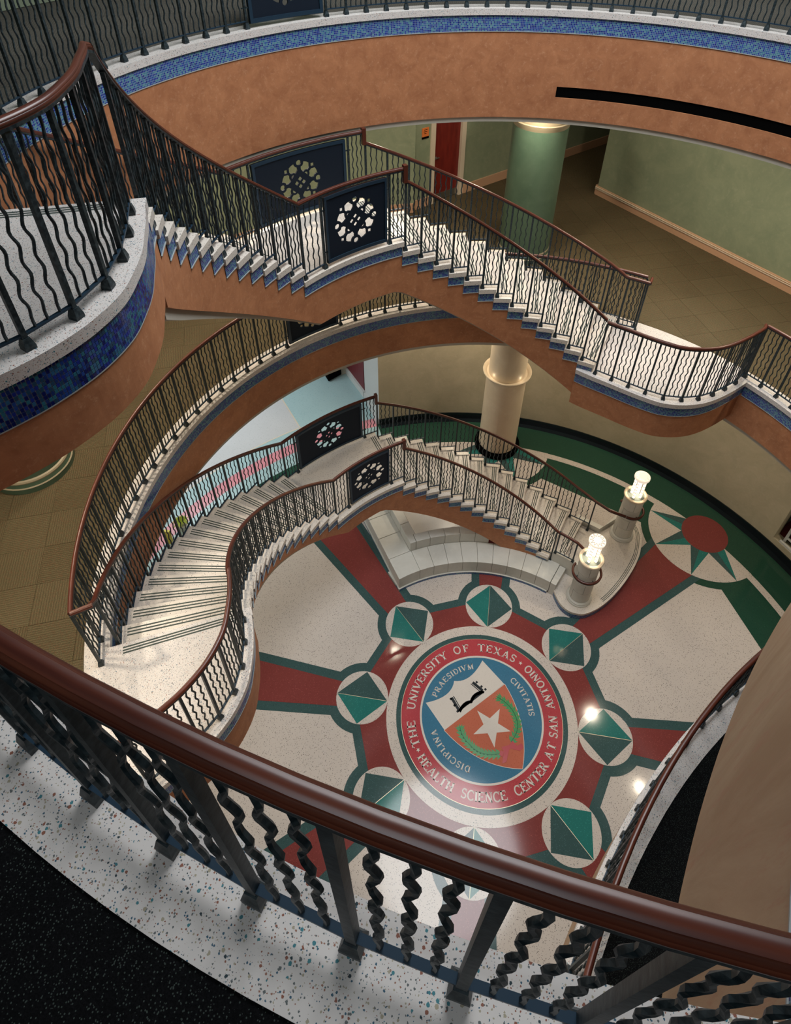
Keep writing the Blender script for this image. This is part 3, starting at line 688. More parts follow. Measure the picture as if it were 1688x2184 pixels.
# carpet tiles, laid as a turned grid, each its own piece on the gallery floors
def clip(poly, nx, ny, d):
    out = []
    for i in range(len(poly)):
        a = poly[i]; c = poly[(i + 1) % len(poly)]; da = a[0] * nx + a[1] * ny - d; dc = c[0] * nx + c[1] * ny - d
        if da >= 0: out.append(a)
        if da * dc < 0: t = da / (da - dc); out.append((a[0] + (c[0] - a[0]) * t, a[1] + (c[1] - a[1]) * t))
    return out
def carpet_tiles(Z, m, t0, t1, rmax, ang, size, parent, extra=None):
    ca, sa = cos(rad(ang)), sin(rad(ang)); n = int(rmax / size) + 2; g = 0.0011; cnt = 0
    for i in range(-n, n):
        for j in range(-n, n):
            u0, v0 = i * size, j * size
            cx, cy = (u0 + size / 2) * ca - (v0 + size / 2) * sa, (u0 + size / 2) * sa + (v0 + size / 2) * ca
            r = hypot(cx, cy); t = deg(atan2(cy, cx)) % 360
            if not (t0 < t < t1) or r > rmax or r < RCARP - size * 0.7: continue
            if extra and not extra(cx, cy): continue
            q = [(u0 + g, v0 + g), (u0 + size - g, v0 + g), (u0 + size - g, v0 + size - g), (u0 + g, v0 + size - g)]
            q = [(x * ca - y * sa, x * sa + y * ca) for x, y in q]
            if r < RCARP + size: q = clip(q, cx / r, cy / r, RCARP + 0.001)
            if len(q) < 3: continue
            b = B(); b.prism(q, Z - 0.004, Z - 0.0005)
            turn = (i + j) % 2
            b.U = [(((x * ca + y * sa), (-x * sa + y * ca)) if turn else ((-x * sa + y * ca), (x * ca + y * sa))) for x, y, z in b.V]
            b.build('carpet_tile', m, parent); cnt += 1
    return cnt
fl1 = tag(ob('floor', [(4, 4, Z1 - .1), (4.1, 4, Z1 - .1), (4, 4.1, Z1 - .1)], [(0, 1, 2)], 'carp'), kind='structure')
nrm = Vector((1, 1.0)).normalized()
in_hall = lambda x, y: (y - 4.78) < 1.04 * (x + 1.43) + 0.1 and not ((x + y) > 6.62 and x > 0.9)
nt = carpet_tiles(Z1, 'carp', 30, 108, 6.2, 22, 0.30, fl1, in_hall)
nt2 = carpet_tiles(Z1, 'carp', 108, 224, 4.15, 22, 0.30, fl1)
fl2 = tag(ob('floor', [(4, 4, Z2 - .1), (4.1, 4, Z2 - .1), (4, 4.1, Z2 - .1)], [(0, 1, 2)], 'carpgrey'), kind='structure')
nt3 = carpet_tiles(Z2, 'carpgrey', 125, 200, 4.4, 22, 0.30, fl2)
print('tiles', nt, nt2, nt3)

# first floor walls
def wallline(name, p0, p1, z0, z1, m, th=0.1, side=1, kind='structure'):
    dx, dy = p1[0] - p0[0], p1[1] - p0[1]; l = hypot(dx, dy); nx, ny = -dy / l * th * side, dx / l * th * side
    b = B(); b.prism([p0, p1, (p1[0] + nx, p1[1] + ny), (p0[0] + nx, p0[1] + ny)], z0, z1); return tag(b.build(name, m), kind=kind)
CZ = 5.22
wl = lambda s: (-1.28 + s * 0.6934, 4.94 + s * 0.7206)        # long wall running to the right and away, s in plan units
wallline('wall_back', wl(-0.28), wl(0.0), Z1, CZ, 'sage')
wallline('wall_back', wl(0.47), wl(1.62), Z1, CZ, 'sage'); wallline('wall_back', wl(1.62), wl(4.8), Z1, CZ, 'sage')
wallline('wall_back', wl(0.0), wl(0.47), Z1 + 1.36, CZ, 'sage')
wallline('baseboard_back', wl(-0.28), wl(-0.04), Z1, Z1 + 0.12, 'peach', 0.02, -1)
wallline('baseboard_back', wl(0.51), wl(4.8), Z1, Z1 + 0.12, 'peach', 0.02, -1)
b = B(); b.sector(4.9, 5.0, 107.4, 240, Z1, CZ, 2); tag(b.build('wall_left', 'sage'), kind='structure')
b = B(); b.sector(4.88, 4.9, 107.4, 240, Z1, Z1 + 0.12, 2); tag(b.build('baseboard_left', 'peach'), kind='structure')
RW0, RW1 = (0.88, 5.63), (3.9, 2.42)
wallline('wall_right', RW0, RW1, Z1, CZ, 'sage', 0.1, 1); wallline('wall_right', RW0, (RW0[0] + 2.1, RW0[1] + 2.18), Z1, CZ, 'sage', 0.1, -1)
wallline('baseboard_right', (RW0[0] - 0.012, RW0[1] - 0.0), RW1, Z1, Z1 + 0.122, 'peach', 0.02, -1)
wallline('baseboard_right', (RW0[0] - 0.014, RW0[1]), (RW0[0] + 2.1, RW0[1] + 2.18), Z1, Z1 + 0.122, 'peach', 0.02, 1)
# moulding lines on the baseboard
wallline('trim_4', (RW0[0] - 0.02, RW0[1] - 0.01), RW1, Z1 + 0.085, Z1 + 0.092, 'casing', 0.026, -1)
wallline('trim_4', (RW0[0] - 0.02, RW0[1] - 0.01), RW1, Z1 + 0.105, Z1 + 0.111, 'casing', 0.024, -1)
# door
door = tag(bpy.data.objects.new('door_1', None), kind='structure'); C.objects.link(door)
def on_wall(name, s0, s1, z0, z1, m, d0, d1, parent=door):
    p0, p1 = wl(s0), wl(s1); nx, ny = 0.7206, -0.6934
    b = B(); b.prism([(p0[0] + nx * d0, p0[1] + ny * d0), (p1[0] + nx * d0, p1[1] + ny * d0), (p1[0] + nx * d1, p1[1] + ny * d1), (p0[0] + nx * d1, p0[1] + ny * d1)], z0, z1)
    l = s1 - s0; b.U = [((v[2] - z0) * 1.0, ((v[0] - p0[0]) * 0.69 + (v[1] - p0[1]) * 0.72)) for v in b.V]
    return b.build(name, m, parent)
on_wall('leaf', 0.02, 0.45, Z1 + 0.01, Z1 + 1.34, 'reddoor', -0.05, -0.02)
on_wall('kick_plate', 0.03, 0.44, Z1 + 0.01, Z1 + 0.10, 'steel', -0.02, -0.017)
on_wall('casing', -0.05, 0.02, Z1, Z1 + 1.38, 'casing', -0.05, 0.02); on_wall('casing', 0.45, 0.52, Z1, Z1 + 1.38, 'casing', -0.05, 0.02)
on_wall('casing', -0.05, 0.52, Z1 + 1.34, Z1 + 1.40, 'casing', -0.05, 0.02)
on_wall('rose', 0.038, 0.068, Z1 + 0.575, Z1 + 0.61, 'steel', -0.02, -0.005); on_wall('lever', 0.045, 0.105, Z1 + 0.588, Z1 + 0.598, 'steel', -0.005, 0.01)
sgn = thing('room_sign', 'small orange wall sign with black foot left of the red door', 'sign')
on_wall('plate', -0.185, -0.085, Z1 + 0.915, Z1 + 1.02, 'sign', 0.0, 0.010, sgn); on_wall('plate_foot', -0.185, -0.085, Z1 + 0.89, Z1 + 0.915, 'slot', 0.0, 0.012, sgn)
for k, (a, c) in enumerate(((0.25, 0.8), (0.2, 0.75), (0.3, 0.62))):
    on_wall('text_line', -0.185 + 0.1 * a, -0.185 + 0.1 * c, Z1 + 1.0 - 0.022 * k - 0.006, Z1 + 1.0 - 0.022 * k, 'slot', 0.010, 0.0112, sgn)

# upper floor walls
b = B(); b.sector(4.5, 4.6, 96, 230, Z2, 9.3, 2); tag(b.build('wall_upper', 'sage'), kind='structure')
b = B(); b.sector(4.9, 5.0, -70, 96, Z2, 9.3, 2); tag(b.build('wall_upper', 'sage'), kind='structure')
b = B(); b.sector(5.2, 5.3, 230, 290, Z2, 9.3, 2); tag(b.build('wall_upper', 'tan'), kind='structure')
b = B(); b.sector(8.3, 8.5, -80, 280, -0.1, Z2, 4); tag(b.build('wall_outer', 'ceil'), kind='structure')
b = B(); b.sector(2.6, 8.5, 0, 360, 9.25, 9.35, 4); tag(b.build('ceiling', 'ceil'), kind='structure')

# ------------------------------------------------------------------ columns
def column(cx, cy, z0, ztop, shaft_m, inner_m, label, base_rings, hs=1.40, rs=0.272, rr=0.325):
    t = thing('column', label, 'column', loc=(cx, cy, z0))
    if base_rings:
        b = B(); b.lathe([(0.300, z0), (0.300, z0 + 0.045)], cx, cy, 48); b.build('plinth', 'colgreen', t, True)
        b = B(); b.lathe([(0.298, z0 + 0.045), (0.303, z0 + 0.052), (0.298, z0 + 0.058)], cx, cy, 48); b.build('base_ring', 'ringtan', t, True)
        b = B(); b.lathe([(0.294, z0 + 0.058), (0.288, z0 + 0.09)], cx, cy, 48); b.build('plinth', 'colgreen', t, True)
        b = B(); b.lathe([(0.288, z0 + 0.09), (0.290, z0 + 0.1), (0.284, z0 + 0.112), (0.272, z0 + 0.118)], cx, cy, 48); b.build('base_ring', 'ringtan', t, True)
        z = z0 + 0.118
    else:
        b = B(); b.lathe([(0.325, z0), (0.325, z0 + 0.04), (0.332, z0 + 0.055), (0.312, z0 + 0.075), (0.29, z0 + 0.085)], cx, cy, 48); tag(b.build('base', 'slot', t, True), 'black base')
        z = z0 + 0.085
    b = B(); b.lathe([(rs, z), (rs, z0 + hs)], cx, cy, 56); b.build('shaft', shaft_m, t, True)
    b = B(); b.lathe([(rs, z0 + hs), (rs + 0.4 * (rr - rs), z0 + hs + 0.02), (rr, z0 + hs + 0.045), (rr + 0.005, z0 + hs + 0.06), (rr, z0 + hs + 0.07), (rr - 0.025, z0 + hs + 0.06), (rr - 0.05, z0 + hs + 0.035), (0.245, z0 + hs + 0.03)], cx, cy, 56, cap=False); b.build('trough_rim', inner_m, t, True)
    b = B(); b.lathe([(0.25, z0 + hs), (0.25, ztop)], cx, cy, 48); b.build('upper_shaft', inner_m, t, True)
    for k in range(4):
        a = pi / 4 + k * pi / 2; l = bpy.data.lights.new('trough_light', 'POINT'); l.energy = 0.22 if z0 < 1 else 0.07; l.color = WARM; l.shadow_soft_size = 0.03
        o = bpy.data.objects.new('trough_light', l); o.location = ((cx + 0.27 * cos(a)) * S, (cy + 0.27 * sin(a)) * S, (z0 + hs + 0.09) * S); C.objects.link(o)
column(-0.045, 3.93, 0, 2.74, 'cream', 'cream', 'cream round column with black base beyond the lower stair', False)
column(-0.07, 3.94, Z1, 5.22, 'colgreen', 'ringtan', 'green round column with lit rim in the hall behind the upper stair', True, 1.50, 0.287, 0.306)
column(-3.79, 0.0, Z1, 5.22, 'colgreen', 'cream', 'green round column with cream base rings on the left carpet', True)
column(3.93, 0.0, 0, 2.74, 'cream', 'cream', 'cream round column with black base under the right gallery', False)

# ------------------------------------------------------------------ staircases
def staircase(zbot, zland, ztop, a_top, a_pitch, na, b_bot, b_pitch, nb, soffA, soffB, label, name='staircase'):
    t = thing(name, label, 'staircase')
    steps = []
    da = (zland - zbot) / na; db = (ztop - zland) / nb
    for k in range(1, na): steps.append((a_top - k * a_pitch, a_top - (k - 1) * a_pitch, zland - k * da, 'A', da))
    steps.append((a_top, b_bot, zland, 'L', da))
    for k in range(1, nb): steps.append((b_bot + (k - 1) * b_pitch, b_bot + k * b_pitch, zland + k * db, 'B', db))
    for t0, t1, z, kind, dz in steps:
        nose = 0.35                                             # degrees of overhang on the downhill side
        bb = B(); bb.sector(RI - 0.018, SO, t0 - nose, t1, z - 0.042, z, 1.5)
        tr = bb.build('landing_slab' if kind == 'L' else 'tread', 'terr_step', t)
        # white riser below the front edge
        bb = B(); bb.sector(RI, SO - 0.01, t0, t0 + 0.25, z - dz, z - 0.042, 1.5); bb.build('riser', 'terr_step', t)
        # mosaic band under the inner end of the tread, with its thin white edging
        bb = B(); bb.ribbon(arc(RI - 0.004, t0, t1, 1.0), z - 0.125, z - 0.042); bb.build('mosaic_band', 'mos', t)
        bb = B(); bb.sector(RI - 0.008, RI, t0 - 0.05, t1 + 0.05, z - 0.131, z - 0.125, 1.5)
        bb.sector(RI - 0.008, RI, t0 - 0.1, t0 + 0.08, z - 0.131, z - 0.042, 1.5); bb.build('edging', 'trimw', t)
        # three grip strips near the nosing
        if kind != 'X':
            for q in (0.024, 0.046, 0.068):
                p = [P(r, t0 - nose) for r in (RI + 0.085, SO - 0.06)]
                d = Vector((p[1][0] - p[0][0], p[1][1] - p[0][1])).normalized(); nx, ny = -d.y, d.x
                pl = [(p[0][0] + nx * q, p[0][1] + ny * q), (p[1][0] + nx * q, p[1][1] + ny * q), (p[1][0] + nx * (q + 0.0095), p[1][1] + ny * (q + 0.0095)), (p[0][0] + nx * (q + 0.0095), p[0][1] + ny * (q + 0.0095))]
                bb = B(); bb.prism(pl, z, z + 0.0008); bb.build('grip_strip', 'groove', tr)
    # carriage: solid under the treads, stepped on top, sloped below
    soff = lambda th: soffA(th) if th < a_top else (soffB(th) if th > b_bot - 6 else min(soffA(a_top + 4), soffB(b_bot)))
    soff = lambda th: max(min(soffA(th), zflat), -9) if th < (a_top + b_bot) / 2 else max(soffB(th), zflat)
    zflat = soffB(b_bot - 4)
    bb = B()
    for t0, t1, z, kind, dz in steps:
        n = max(2, int((t1 - t0) / 2)); 
        bb.sector(RI, SO - 0.012, t0, t1, lambda th: min(max(soff(th), 0.0 if zbot < 1 else -9), z - 0.13), z - 0.042, (t1 - t0) / n)
    bb.build('carriage', 'orange', t)
    bb = B()
    for t0, t1, z, kind, dz in steps:
        if kind == 'A' and zbot < 1: continue
        bb.sector(RI + 0.02, SO - 0.03, t0, t1, lambda th: soff(th) - (min(0.065, 0.02 + 0.0011 * (th - b_bot)) if kind == 'B' else 0.02), lambda th: soff(th) + 0.01, 2)
    bb.build('soffit', 'grey', t)
    return t, steps
LA_T, LA_P, LA_N = 124.3, 4.13, 15
LB_B, LB_P, LB_N = 149.4, 3.89, 16
UA_T, UA_P, UA_N = 125.3, 4.10, 14
UB_B, UB_P, UB_N = 152.6, 3.82, 14
soffLA = lambda t: 1.243 - 0.0247 * (128.2 - t)
soffLB = lambda t: 1.30 + 0.0277 * (t - 144.5)
soffUA = lambda t: 4.25 - 0.0237 * (130.1 - t)
soffUB = lambda t: 4.256 + 0.0257 * (t - 152.3)
st_low, steps_low = staircase(PLAT0, L_LAND, Z1, LA_T, LA_P, LA_N, LB_B, LB_P, LB_N, soffLA, soffLB, 'lower curved terrazzo staircase rising from the lantern posts to the left gallery')
st_up, steps_up = staircase(Z1, U_LAND, Z2, UA_T, UA_P, UA_N, UB_B, UB_P, UB_N, soffUA, soffUB, 'upper curved terrazzo staircase with orange carriage crossing above the lower one')

# platforms at the stair ends
def trim_lip(lip, a): return [P(hypot(*lip[0]), a)] + [p for p in lip if deg(atan2(p[1], p[0])) % 360 > a + 0.3]
def platform(lip, Z, depth, t_carp, label, own_tiles=False, T_MOS=0.10, fm='orange', mm='mos', stair_end=None, cat='platform'):
    """lip: plan path from the stair end to the gallery ring"""
    t = thing('stair_platform', label, cat)
    outer = arc(RCARP - 0.03, t_carp[0], t_carp[1], 2)
    poly = lip + outer
    bb = B(); bb.prism(poly, Z - T_COP, Z + 0.0015); bb.build('slab', 'terr', t)
    sg = 1
    # which side of the path is inside the slab
    cx = sum(p[0] for p in poly) / len(poly); cy = sum(p[1] for p in poly) / len(poly)
    o1 = offset(lip, 0.02); m_ = len(lip) // 2
    sg = 1 if hypot(o1[m_][0] - cx, o1[m_][1] - cy) < hypot(lip[m_][0] - cx, lip[m_][1] - cy) else -1
    ins = offset(lip, 0.010 * sg)
    if not own_tiles:
        bb = B(); bb.ribbon(ins, Z - T_COP - T_MOS, Z - T_COP); bb.build('mosaic_band', mm, t)
    zt = Z - T_COP - T_MOS
    e = offset(lip, 0.008 * sg); e2 = offset(lip, 0.03 * sg)
    V = []; F = []
    for i in range(len(e)): V += [(*e[i], zt - 0.004), (*e2[i], zt - 0.004), (*e2[i], zt), (*e[i], zt)]
    for i in range(len(e) - 1):
        for q in range(4): F.append((4 * i + q, 4 * i + 4 + q, 4 * i + 4 + (q + 1) % 4, 4 * i + (q + 1) % 4))
    ob('edging', V, F, 'trimw', t)
    body = offset(lip, 0.014 * sg) + arc(RL + 0.013, t_carp[0], t_carp[1], 2)
    bb = B(); bb.prism(body, Z - depth, zt if not own_tiles else zt); bb.build('fascia', fm, t)
    return t, sg, ins
pR, sgR, _ = platform(LIP_R, Z1, 0.42, (44.1, 76), 'terrazzo platform with orange fascia at the foot of the upper stair')
pL1, sgL, _ = platform(trim_lip(LIP_L, 207.6), Z1, 0.42, (227.0, 207.6), 'terrazzo platform at the top of the lower stair, half hidden by the near rail')
pL2, sgL2, insL2 = platform(trim_lip(LIP_L, 202.4), Z2, 0.385, (227.0, 202.4), 'large terrazzo platform with navy mosaic edge at the head of the upper stair', own_tiles=True, T_MOS=0.14)
T_MOS = 0.14
# hand-laid mosaic on the near platform: every tile is its own piece for the nearest three hundred, the rest in one mesh
NS = 122
seg = resample(insL2, NS)
rows = 9; th = T_MOS / rows
bk_ = B(); bk_.ribbon(offset(insL2, 0.003 * sgL2), Z2 - T_COP - T_MOS, Z2 - T_COP); bk_.build('mosaic_band', 'grout', pL2)
mats = [flat('mosaic tile %d' % i, c, 0.15) for i, c in enumerate(BM + [(0.006, 0.012, 0.10), (0.02, 0.06, 0.12)])]
rest = [B() for _ in mats]
order = []
for i in range(NS):
    for j in range(rows): order.append((i, j))
singles = set((i, j) for i in range(78, 111) for j in range(rows))
for i, j in order:
    a, c = seg[i], seg[i + 1]; l = hypot(c[0] - a[0], c[1] - a[1]); g = 0.085
    nx, ny = (c[1] - a[1]) / l * sgL2, -(c[0] - a[0]) / l * sgL2      # out of the face, into the void
    A_ = (a[0] + (c[0] - a[0]) * g, a[1] + (c[1] - a[1]) * g); Bq = (a[0] + (c[0] - a[0]) * (1 - g), a[1] + (c[1] - a[1]) * (1 - g))
    z0 = Z2 - T_COP - T_MOS + th * (j + g); z1 = Z2 - T_COP - T_MOS + th * (j + 1 - g); d = 0.0016
    V = [(*A_, z0), (*Bq, z0), (*Bq, z1), (*A_, z1), (A_[0] + nx * d, A_[1] + ny * d, z0), (Bq[0] + nx * d, Bq[1] + ny * d, z0), (Bq[0] + nx * d, Bq[1] + ny * d, z1), (A_[0] + nx * d, A_[1] + ny * d, z1)]
    F = [(4, 5, 6, 7), (0, 1, 5, 4), (1, 2, 6, 5), (2, 3, 7, 6), (3, 0, 4, 7)]
    k = random.randrange(len(mats))
    if (i, j) in singles: ob('mosaic_tile', V, F, mats[k], pL2)
    else: rest[k].add(V, F)
for k, r_ in enumerate(rest): tag(r_.build('mosaic_tiles', mats[k], pL2), kind='stuff')
# grip strips where the platforms meet the stairs
def grips(parent, t0, Z, sgn, r0=RI + 0.085, r1=SO - 0.06):
    for q in (0.024, 0.042, 0.060):
        p = [P(r, t0) for r in (r0, r1)]; d = Vector((p[1][0] - p[0][0], p[1][1] - p[0][1])).normalized(); nx, ny = -d.y * sgn, d.x * sgn
        pl = [(p[0][0] + nx * q, p[0][1] + ny * q), (p[1][0] + nx * q, p[1][1] + ny * q), (p[1][0] + nx * (q + 0.0095), p[1][1] + ny * (q + 0.0095)), (p[0][0] + nx * (q + 0.0095), p[0][1] + ny * (q + 0.0095))]
        bb = B(); bb.prism(pl, Z, Z + 0.0026); bb.build('grip_strip', 'groove', parent)
LTOP = LB_B + LB_P * (LB_N - 1); UTOP = UB_B + UB_P * (UB_N - 1)
# tongue of platform slab reaching the last riser
for par, t0, Z in ((pL1, LTOP, Z1), (pL2, UTOP, Z2)):
    bb = B(); bb.sector(RI - 0.028, RL + 0.14, t0 - 0.35, t0 + 1.5, Z - 0.042, Z + 0.0016, 2); bb.build('slab', 'terr', par); grips(par, t0 - 0.35, Z, 1)
    bb = B(); bb.sector(RI, SO, t0, t0 + 1.2, Z - 0.40, Z - 0.042, 2); bb.build('fascia', 'orange', par)
    bb = B(); bb.ribbon(arc(RI - 0.004, t0, t0 + 0.8, 0.5), Z - 0.125, Z - 0.042); bb.build('mosaic_band', 'mos', par)
bb = B(); bb.sector(RI - 0.02, RL + 0.12, 70, UA_T - (UA_N - 1) * UA_P - 0.0, Z1 - 0.04, Z1 + 0.0012, 2); bb.build('slab', 'terr', pR)

# ------------------------------------------------------------------ railings
_mc = {}
def cache(key, f):
    if key not in _mc: _mc[key] = f()
    return _mc[key]
def baluster_mesh(h):
    h = round(h, 3)
    def f():
        b = B(); n = max(12, int(round(h / 0.535 * 40))); amp = 0.0054; V = []; F = []
        per = h / max(2, round(h / 0.092)); rg = random.Random(3)
        for i in range(n + 1):
            z = h * i / n; ph = 2 * pi * z / per; e = min(1, 6 * min(z, h - z) / h)
            x = amp * e * sin(ph); y = 0.0016 * e * sin(ph * 0.5 + 1); w_ = 0.0050 * (1 + 0.10 * rg.uniform(-1, 1) * e)
            for q in range(5):
                a = 2 * pi * q / 5 + 0.5 * e * sin(ph * 0.5); V.append((x + w_ * cos(a), y + w_ * sin(a), z))
        for i in range(n):
            for q in range(5): F.append((5 * i + q, 5 * i + (q + 1) % 5, 5 * i + 5 + (q + 1) % 5, 5 * i + 5 + q))
        F += [(4, 3, 2, 1, 0), tuple(5 * n + q for q in range(5))]
        b.add(V, F); return b.me('baluster', 'iron')
    return cache(('bal', h), f)
def post_mesh(h):
    h = round(h, 3)
    def f(): b = B(); b.box(-0.0078, -0.0078, 0.03, 0.0078, 0.0078, h); return b.me('post', 'iron')
    return cache(('post', h), f)
def foot_mesh():
    def f():
        b = B(); a, c = 0.0165, 0.0105
        for z0, z1, r0, r1 in ((0, 0.014, a, a), (0.014, 0.040, a, c)):
            b.add([(-r0, -r0, z0), (r0, -r0, z0), (r0, r0, z0), (-r0, r0, z0), (-r1, -r1, z1), (r1, -r1, z1), (r1, r1, z1), (-r1, r1, z1)],
                  [(3, 2, 1, 0), (4, 5, 6, 7), (0, 1, 5, 4), (1, 2, 6, 5), (2, 3, 7, 6), (3, 0, 4, 7)])
        return b.me('foot', 'iron')
    return cache('foot', f)
_h = [(-0.0132, 0.0), (-0.0132, 0.006), (-0.0150, 0.0075), (-0.0170, 0.0105), (-0.0170, 0.0155), (-0.0150, 0.0185), (-0.0143, 0.0195), (-0.0150, 0.0215), (-0.0138, 0.0255), (-0.0105, 0.0282), (-0.0098, 0.0287), (-0.0090, 0.0305), (-0.0045, 0.0325)]
RAILPROF = [(x * 0.80, y * 0.80) for x, y in _h + [(0.0, 0.0331)] + [(-x, y) for x, y in _h[::-1]]]
def handrail(t, path):
    b = B(); b.sweep(path, RAILPROF); b.build('handrail', 'rail', t, True)
    b = B(); b.sweep([(x, y, z - 0.008) for x, y, z in path], [(-0.012, 0), (0.012, 0), (0.012, 0.009), (-0.012, 0.009)]); b.build('rail_plate', 'iron', t)
def post(t, x, y, z, h, rz, foot=True):
    o = link('post', post_mesh(h), t, (x, y, z), rz)
    if foot: link('foot', foot_mesh(), o, (x, y, z), 0.0)
    return o
def panel_mesh(width, height, r):
    """iron plate with the rosette cut out, bent to radius r; local x along the rail, z up, centred"""
    def f():
        cu = bpy.data.curves.new('p', 'CURVE'); cu.dimensions = '2D'; cu.fill_mode = 'BOTH'; cu.extrude = 0.006
        def sp(pts):
            s_ = cu.splines.new('POLY'); s_.points.add(len(pts) - 1)
            for q, (x, y) in zip(s_.points, pts): q.co = (x, y, 0, 1)
            s_.use_cyclic_u = True
        W2, H2 = width / 2, height / 2; out = []
        n = 14
        for (x0, y0), (x1, y1), k in (((-W2, -H2), (W2, -H2), n), ((W2, -H2), (W2, H2), 4), ((W2, H2), (-W2, H2), n), ((-W2, H2), (-W2, -H2), 4)):
            out += [(x0 + (x1 - x0) * i / k, y0 + (y1 - y0) * i / k) for i in range(k)]
        sp(out)
        R = 0.165
        pet = [(.043, .166), (.070, .157), (.093, .142), (.0916, .107), (.076, .0895), (.056, .091), (.046, .088), (.0334, .082), (.0145, .109), (.0157, .130), (.031, .135), (.040, .150)]
        def ro(p, k): return [(p[0], p[1]), (-p[1], p[0]), (-p[0], -p[1]), (p[1], -p[0])][k]
        for k in range(4):
            a = k * pi / 2; sp(disc(R * cos(a), R * sin(a), 0.022, 14))                                   # round holes
            sp([ro(q, k) for q in ((0.107, 0.107), (0.135, 0.107), (0.135, 0.135), (0.107, 0.135))])       # square holes
            sp(disc(0.032 * cos(a), 0.032 * sin(a), 0.0185, 4, 0.0))                                       # centre lozenges
            h_ = a + pi / 4; hc = (0.062 * cos(h_), 0.062 * sin(h_)); hc = (0.082 * cos(h_), 0.082 * sin(h_))
            sp([(hc[0] + 0.018 * cos(h_ + q), hc[1] + 0.018 * sin(h_ + q)) for q in [(-80 + 160 * i / 8) * pi / 180 for i in range(9)]])
            sp([ro(q, k) for q in pet]); sp([ro((-x, y), k) for x, y in pet])                              # petals
        o = bpy.data.objects.new('p', cu); C.objects.link(o); dg = bpy.context.evaluated_depsgraph_get(); me0 = bpy.data.meshes.new_from_object(o.evaluated_get(dg))
        bm = bmesh.new(); bm.from_mesh(me0)
        for i in range(1, 16):
            xx = -W2 + width * i / 16
            bmesh.ops.bisect_plane(bm, geom=bm.verts[:] + bm.edges[:] + bm.faces[:], plane_co=(xx, 0, 0), plane_no=(1, 0, 0), dist=1e-5)
        bm.to_mesh(me0); bm.free()
        V = []
        for v in me0.vertices:
            x, y, z = v.co; a = x / r; V.append(((r + z) * sin(a), (r + z) * cos(a) - r, y))
        F = [tuple(p.vertices) for p in me0.polygons]
        bpy.data.objects.remove(o); bpy.data.curves.remove(cu)
        return mesh('panel_plate', V, F, 'panel')
    return cache(('panel', width, height, r), f)
def panel(t, r, tc, width, z, height=0.515):
    """z: bottom of the panel; local +y is outward"""
    x, y = P(r, tc); pl = link('panel_plate', panel_mesh(width, height, r), t, (x, y, z + height / 2), rad(tc - 90))
    hw = deg(width / 2 / r); b = B()
    for z0, z1 in ((z - 0.004, z + 0.022), (z + height - 0.018, z + height + 0.006)): b.sector(r - 0.013, r + 0.013, tc - hw, tc + hw, z0, z1, 1.5)
    for s_ in (-1, 1):
        a = tc + s_ * (hw - 0.25); b.sector(r - 0.013, r + 0.013, a - 0.25, a + 0.25, z, z + height, 1)
    o = b.build('panel_frame', 'ironblue', t)
    for s_ in (-1, 1):
        for zz in (0.09, 0.42):
            b = B(); a = tc + s_ * hw; b.sector(r - 0.004, r + 0.004, min(a, a + s_ * 1.0), max(a, a + s_ * 1.0), z + zz, z + zz + 0.008, 1); b.build('bracket', 'iron', t)
def bay(t, p0, p1, zbar, r0top, r1top, n=3, interp=None, bar=True):
    """p0,p1 plan points; zbar: height of the bottom bar; rail undersides at the two ends"""
    a = atan2(p1[1] - p0[1], p1[0] - p0[0]); L = hypot(p1[0] - p0[0], p1[1] - p0[1])
    if bar:
        bm = cache(('bar', round(L, 3)), lambda: (lambda b: (b.box(0, -0.0065, 0, round(L, 3), 0.0065, 0.007), b.me('bottom_bar', 'ironblue'))[1])(B()))
        link('bottom_bar', bm, t, (p0[0], p0[1], zbar), a)
    for k in range(1, n + 1):
        f = k / (n + 1); x, y = p0[0] + (p1[0] - p0[0]) * f, p0[1] + (p1[1] - p0[1]) * f; zt = r0top + (r1top - r0top) * f
        link('baluster', baluster_mesh(zt - zbar), t, (x, y, zbar), a)
def ring_rail(t, r, angs, Z, panels=(), rail=None):
    for i, a in enumerate(angs):
        x, y = P(r, a); post(t, x, y, Z, H_R - 0.006, rad(a))
    for i in range(len(angs) - 1):
        a0, a1 = angs[i], angs[i + 1]
        if (i in panels):
            w_ = rad(abs(a1 - a0)) * r - 0.055; panel(t, r, (a0 + a1) / 2, round(w_, 3), Z + 0.035); continue
        bay(t, P(r, a0), P(r, a1), Z + 0.045, Z + H_R - 0.006, Z + H_R - 0.006)
    if rail is None: rail = (angs[0], angs[-1])
    handrail(t, [(*q, Z + H_R) for q in arc(r, rail[0], rail[1], 1.5)])

# gallery railings
def run(a0, a1, pitch): n = max(1, int(round((a1 - a0) / pitch))); return [a0 + (a1 - a0) * i / n for i in range(n + 1)]
t = thing('gallery_railing', 'dark iron railing round the left of the first gallery, holding one rosette panel', 'railing')
angs = run(68.0, 130.2, 3.2) + run(142.4, 209.3, 3.2); pi_ = len(run(68.0, 130.2, 3.2)) - 1
ring_rail(t, RPOST, angs, Z1, (pi_,))
x0, y0 = P(RPOST, 209.3); x1, y1 = P(2.735, 209.0); handrail(t, [(x0, y0, Z1 + H_R), (x1, y1, Z1 + H_R)])
t = thing('gallery_railing', 'short iron railing at the right edge of the first gallery beside the platform', 'railing')
ring_rail(t, RPOST, run(TA0 + 0.5, 45.2, 3.2), Z1)
t = thing('gallery_railing', 'near mahogany handrail on wavy iron balusters sweeping across the foreground', 'railing')
ring_rail(t, RPOST, [-94.1 - 3.08 * k for k in range(-1, 13)][::-1], Z2, rail=(-135, -88.9))
t = thing('gallery_railing', 'iron railing of the top gallery above the orange wall, with dark panel', 'railing')
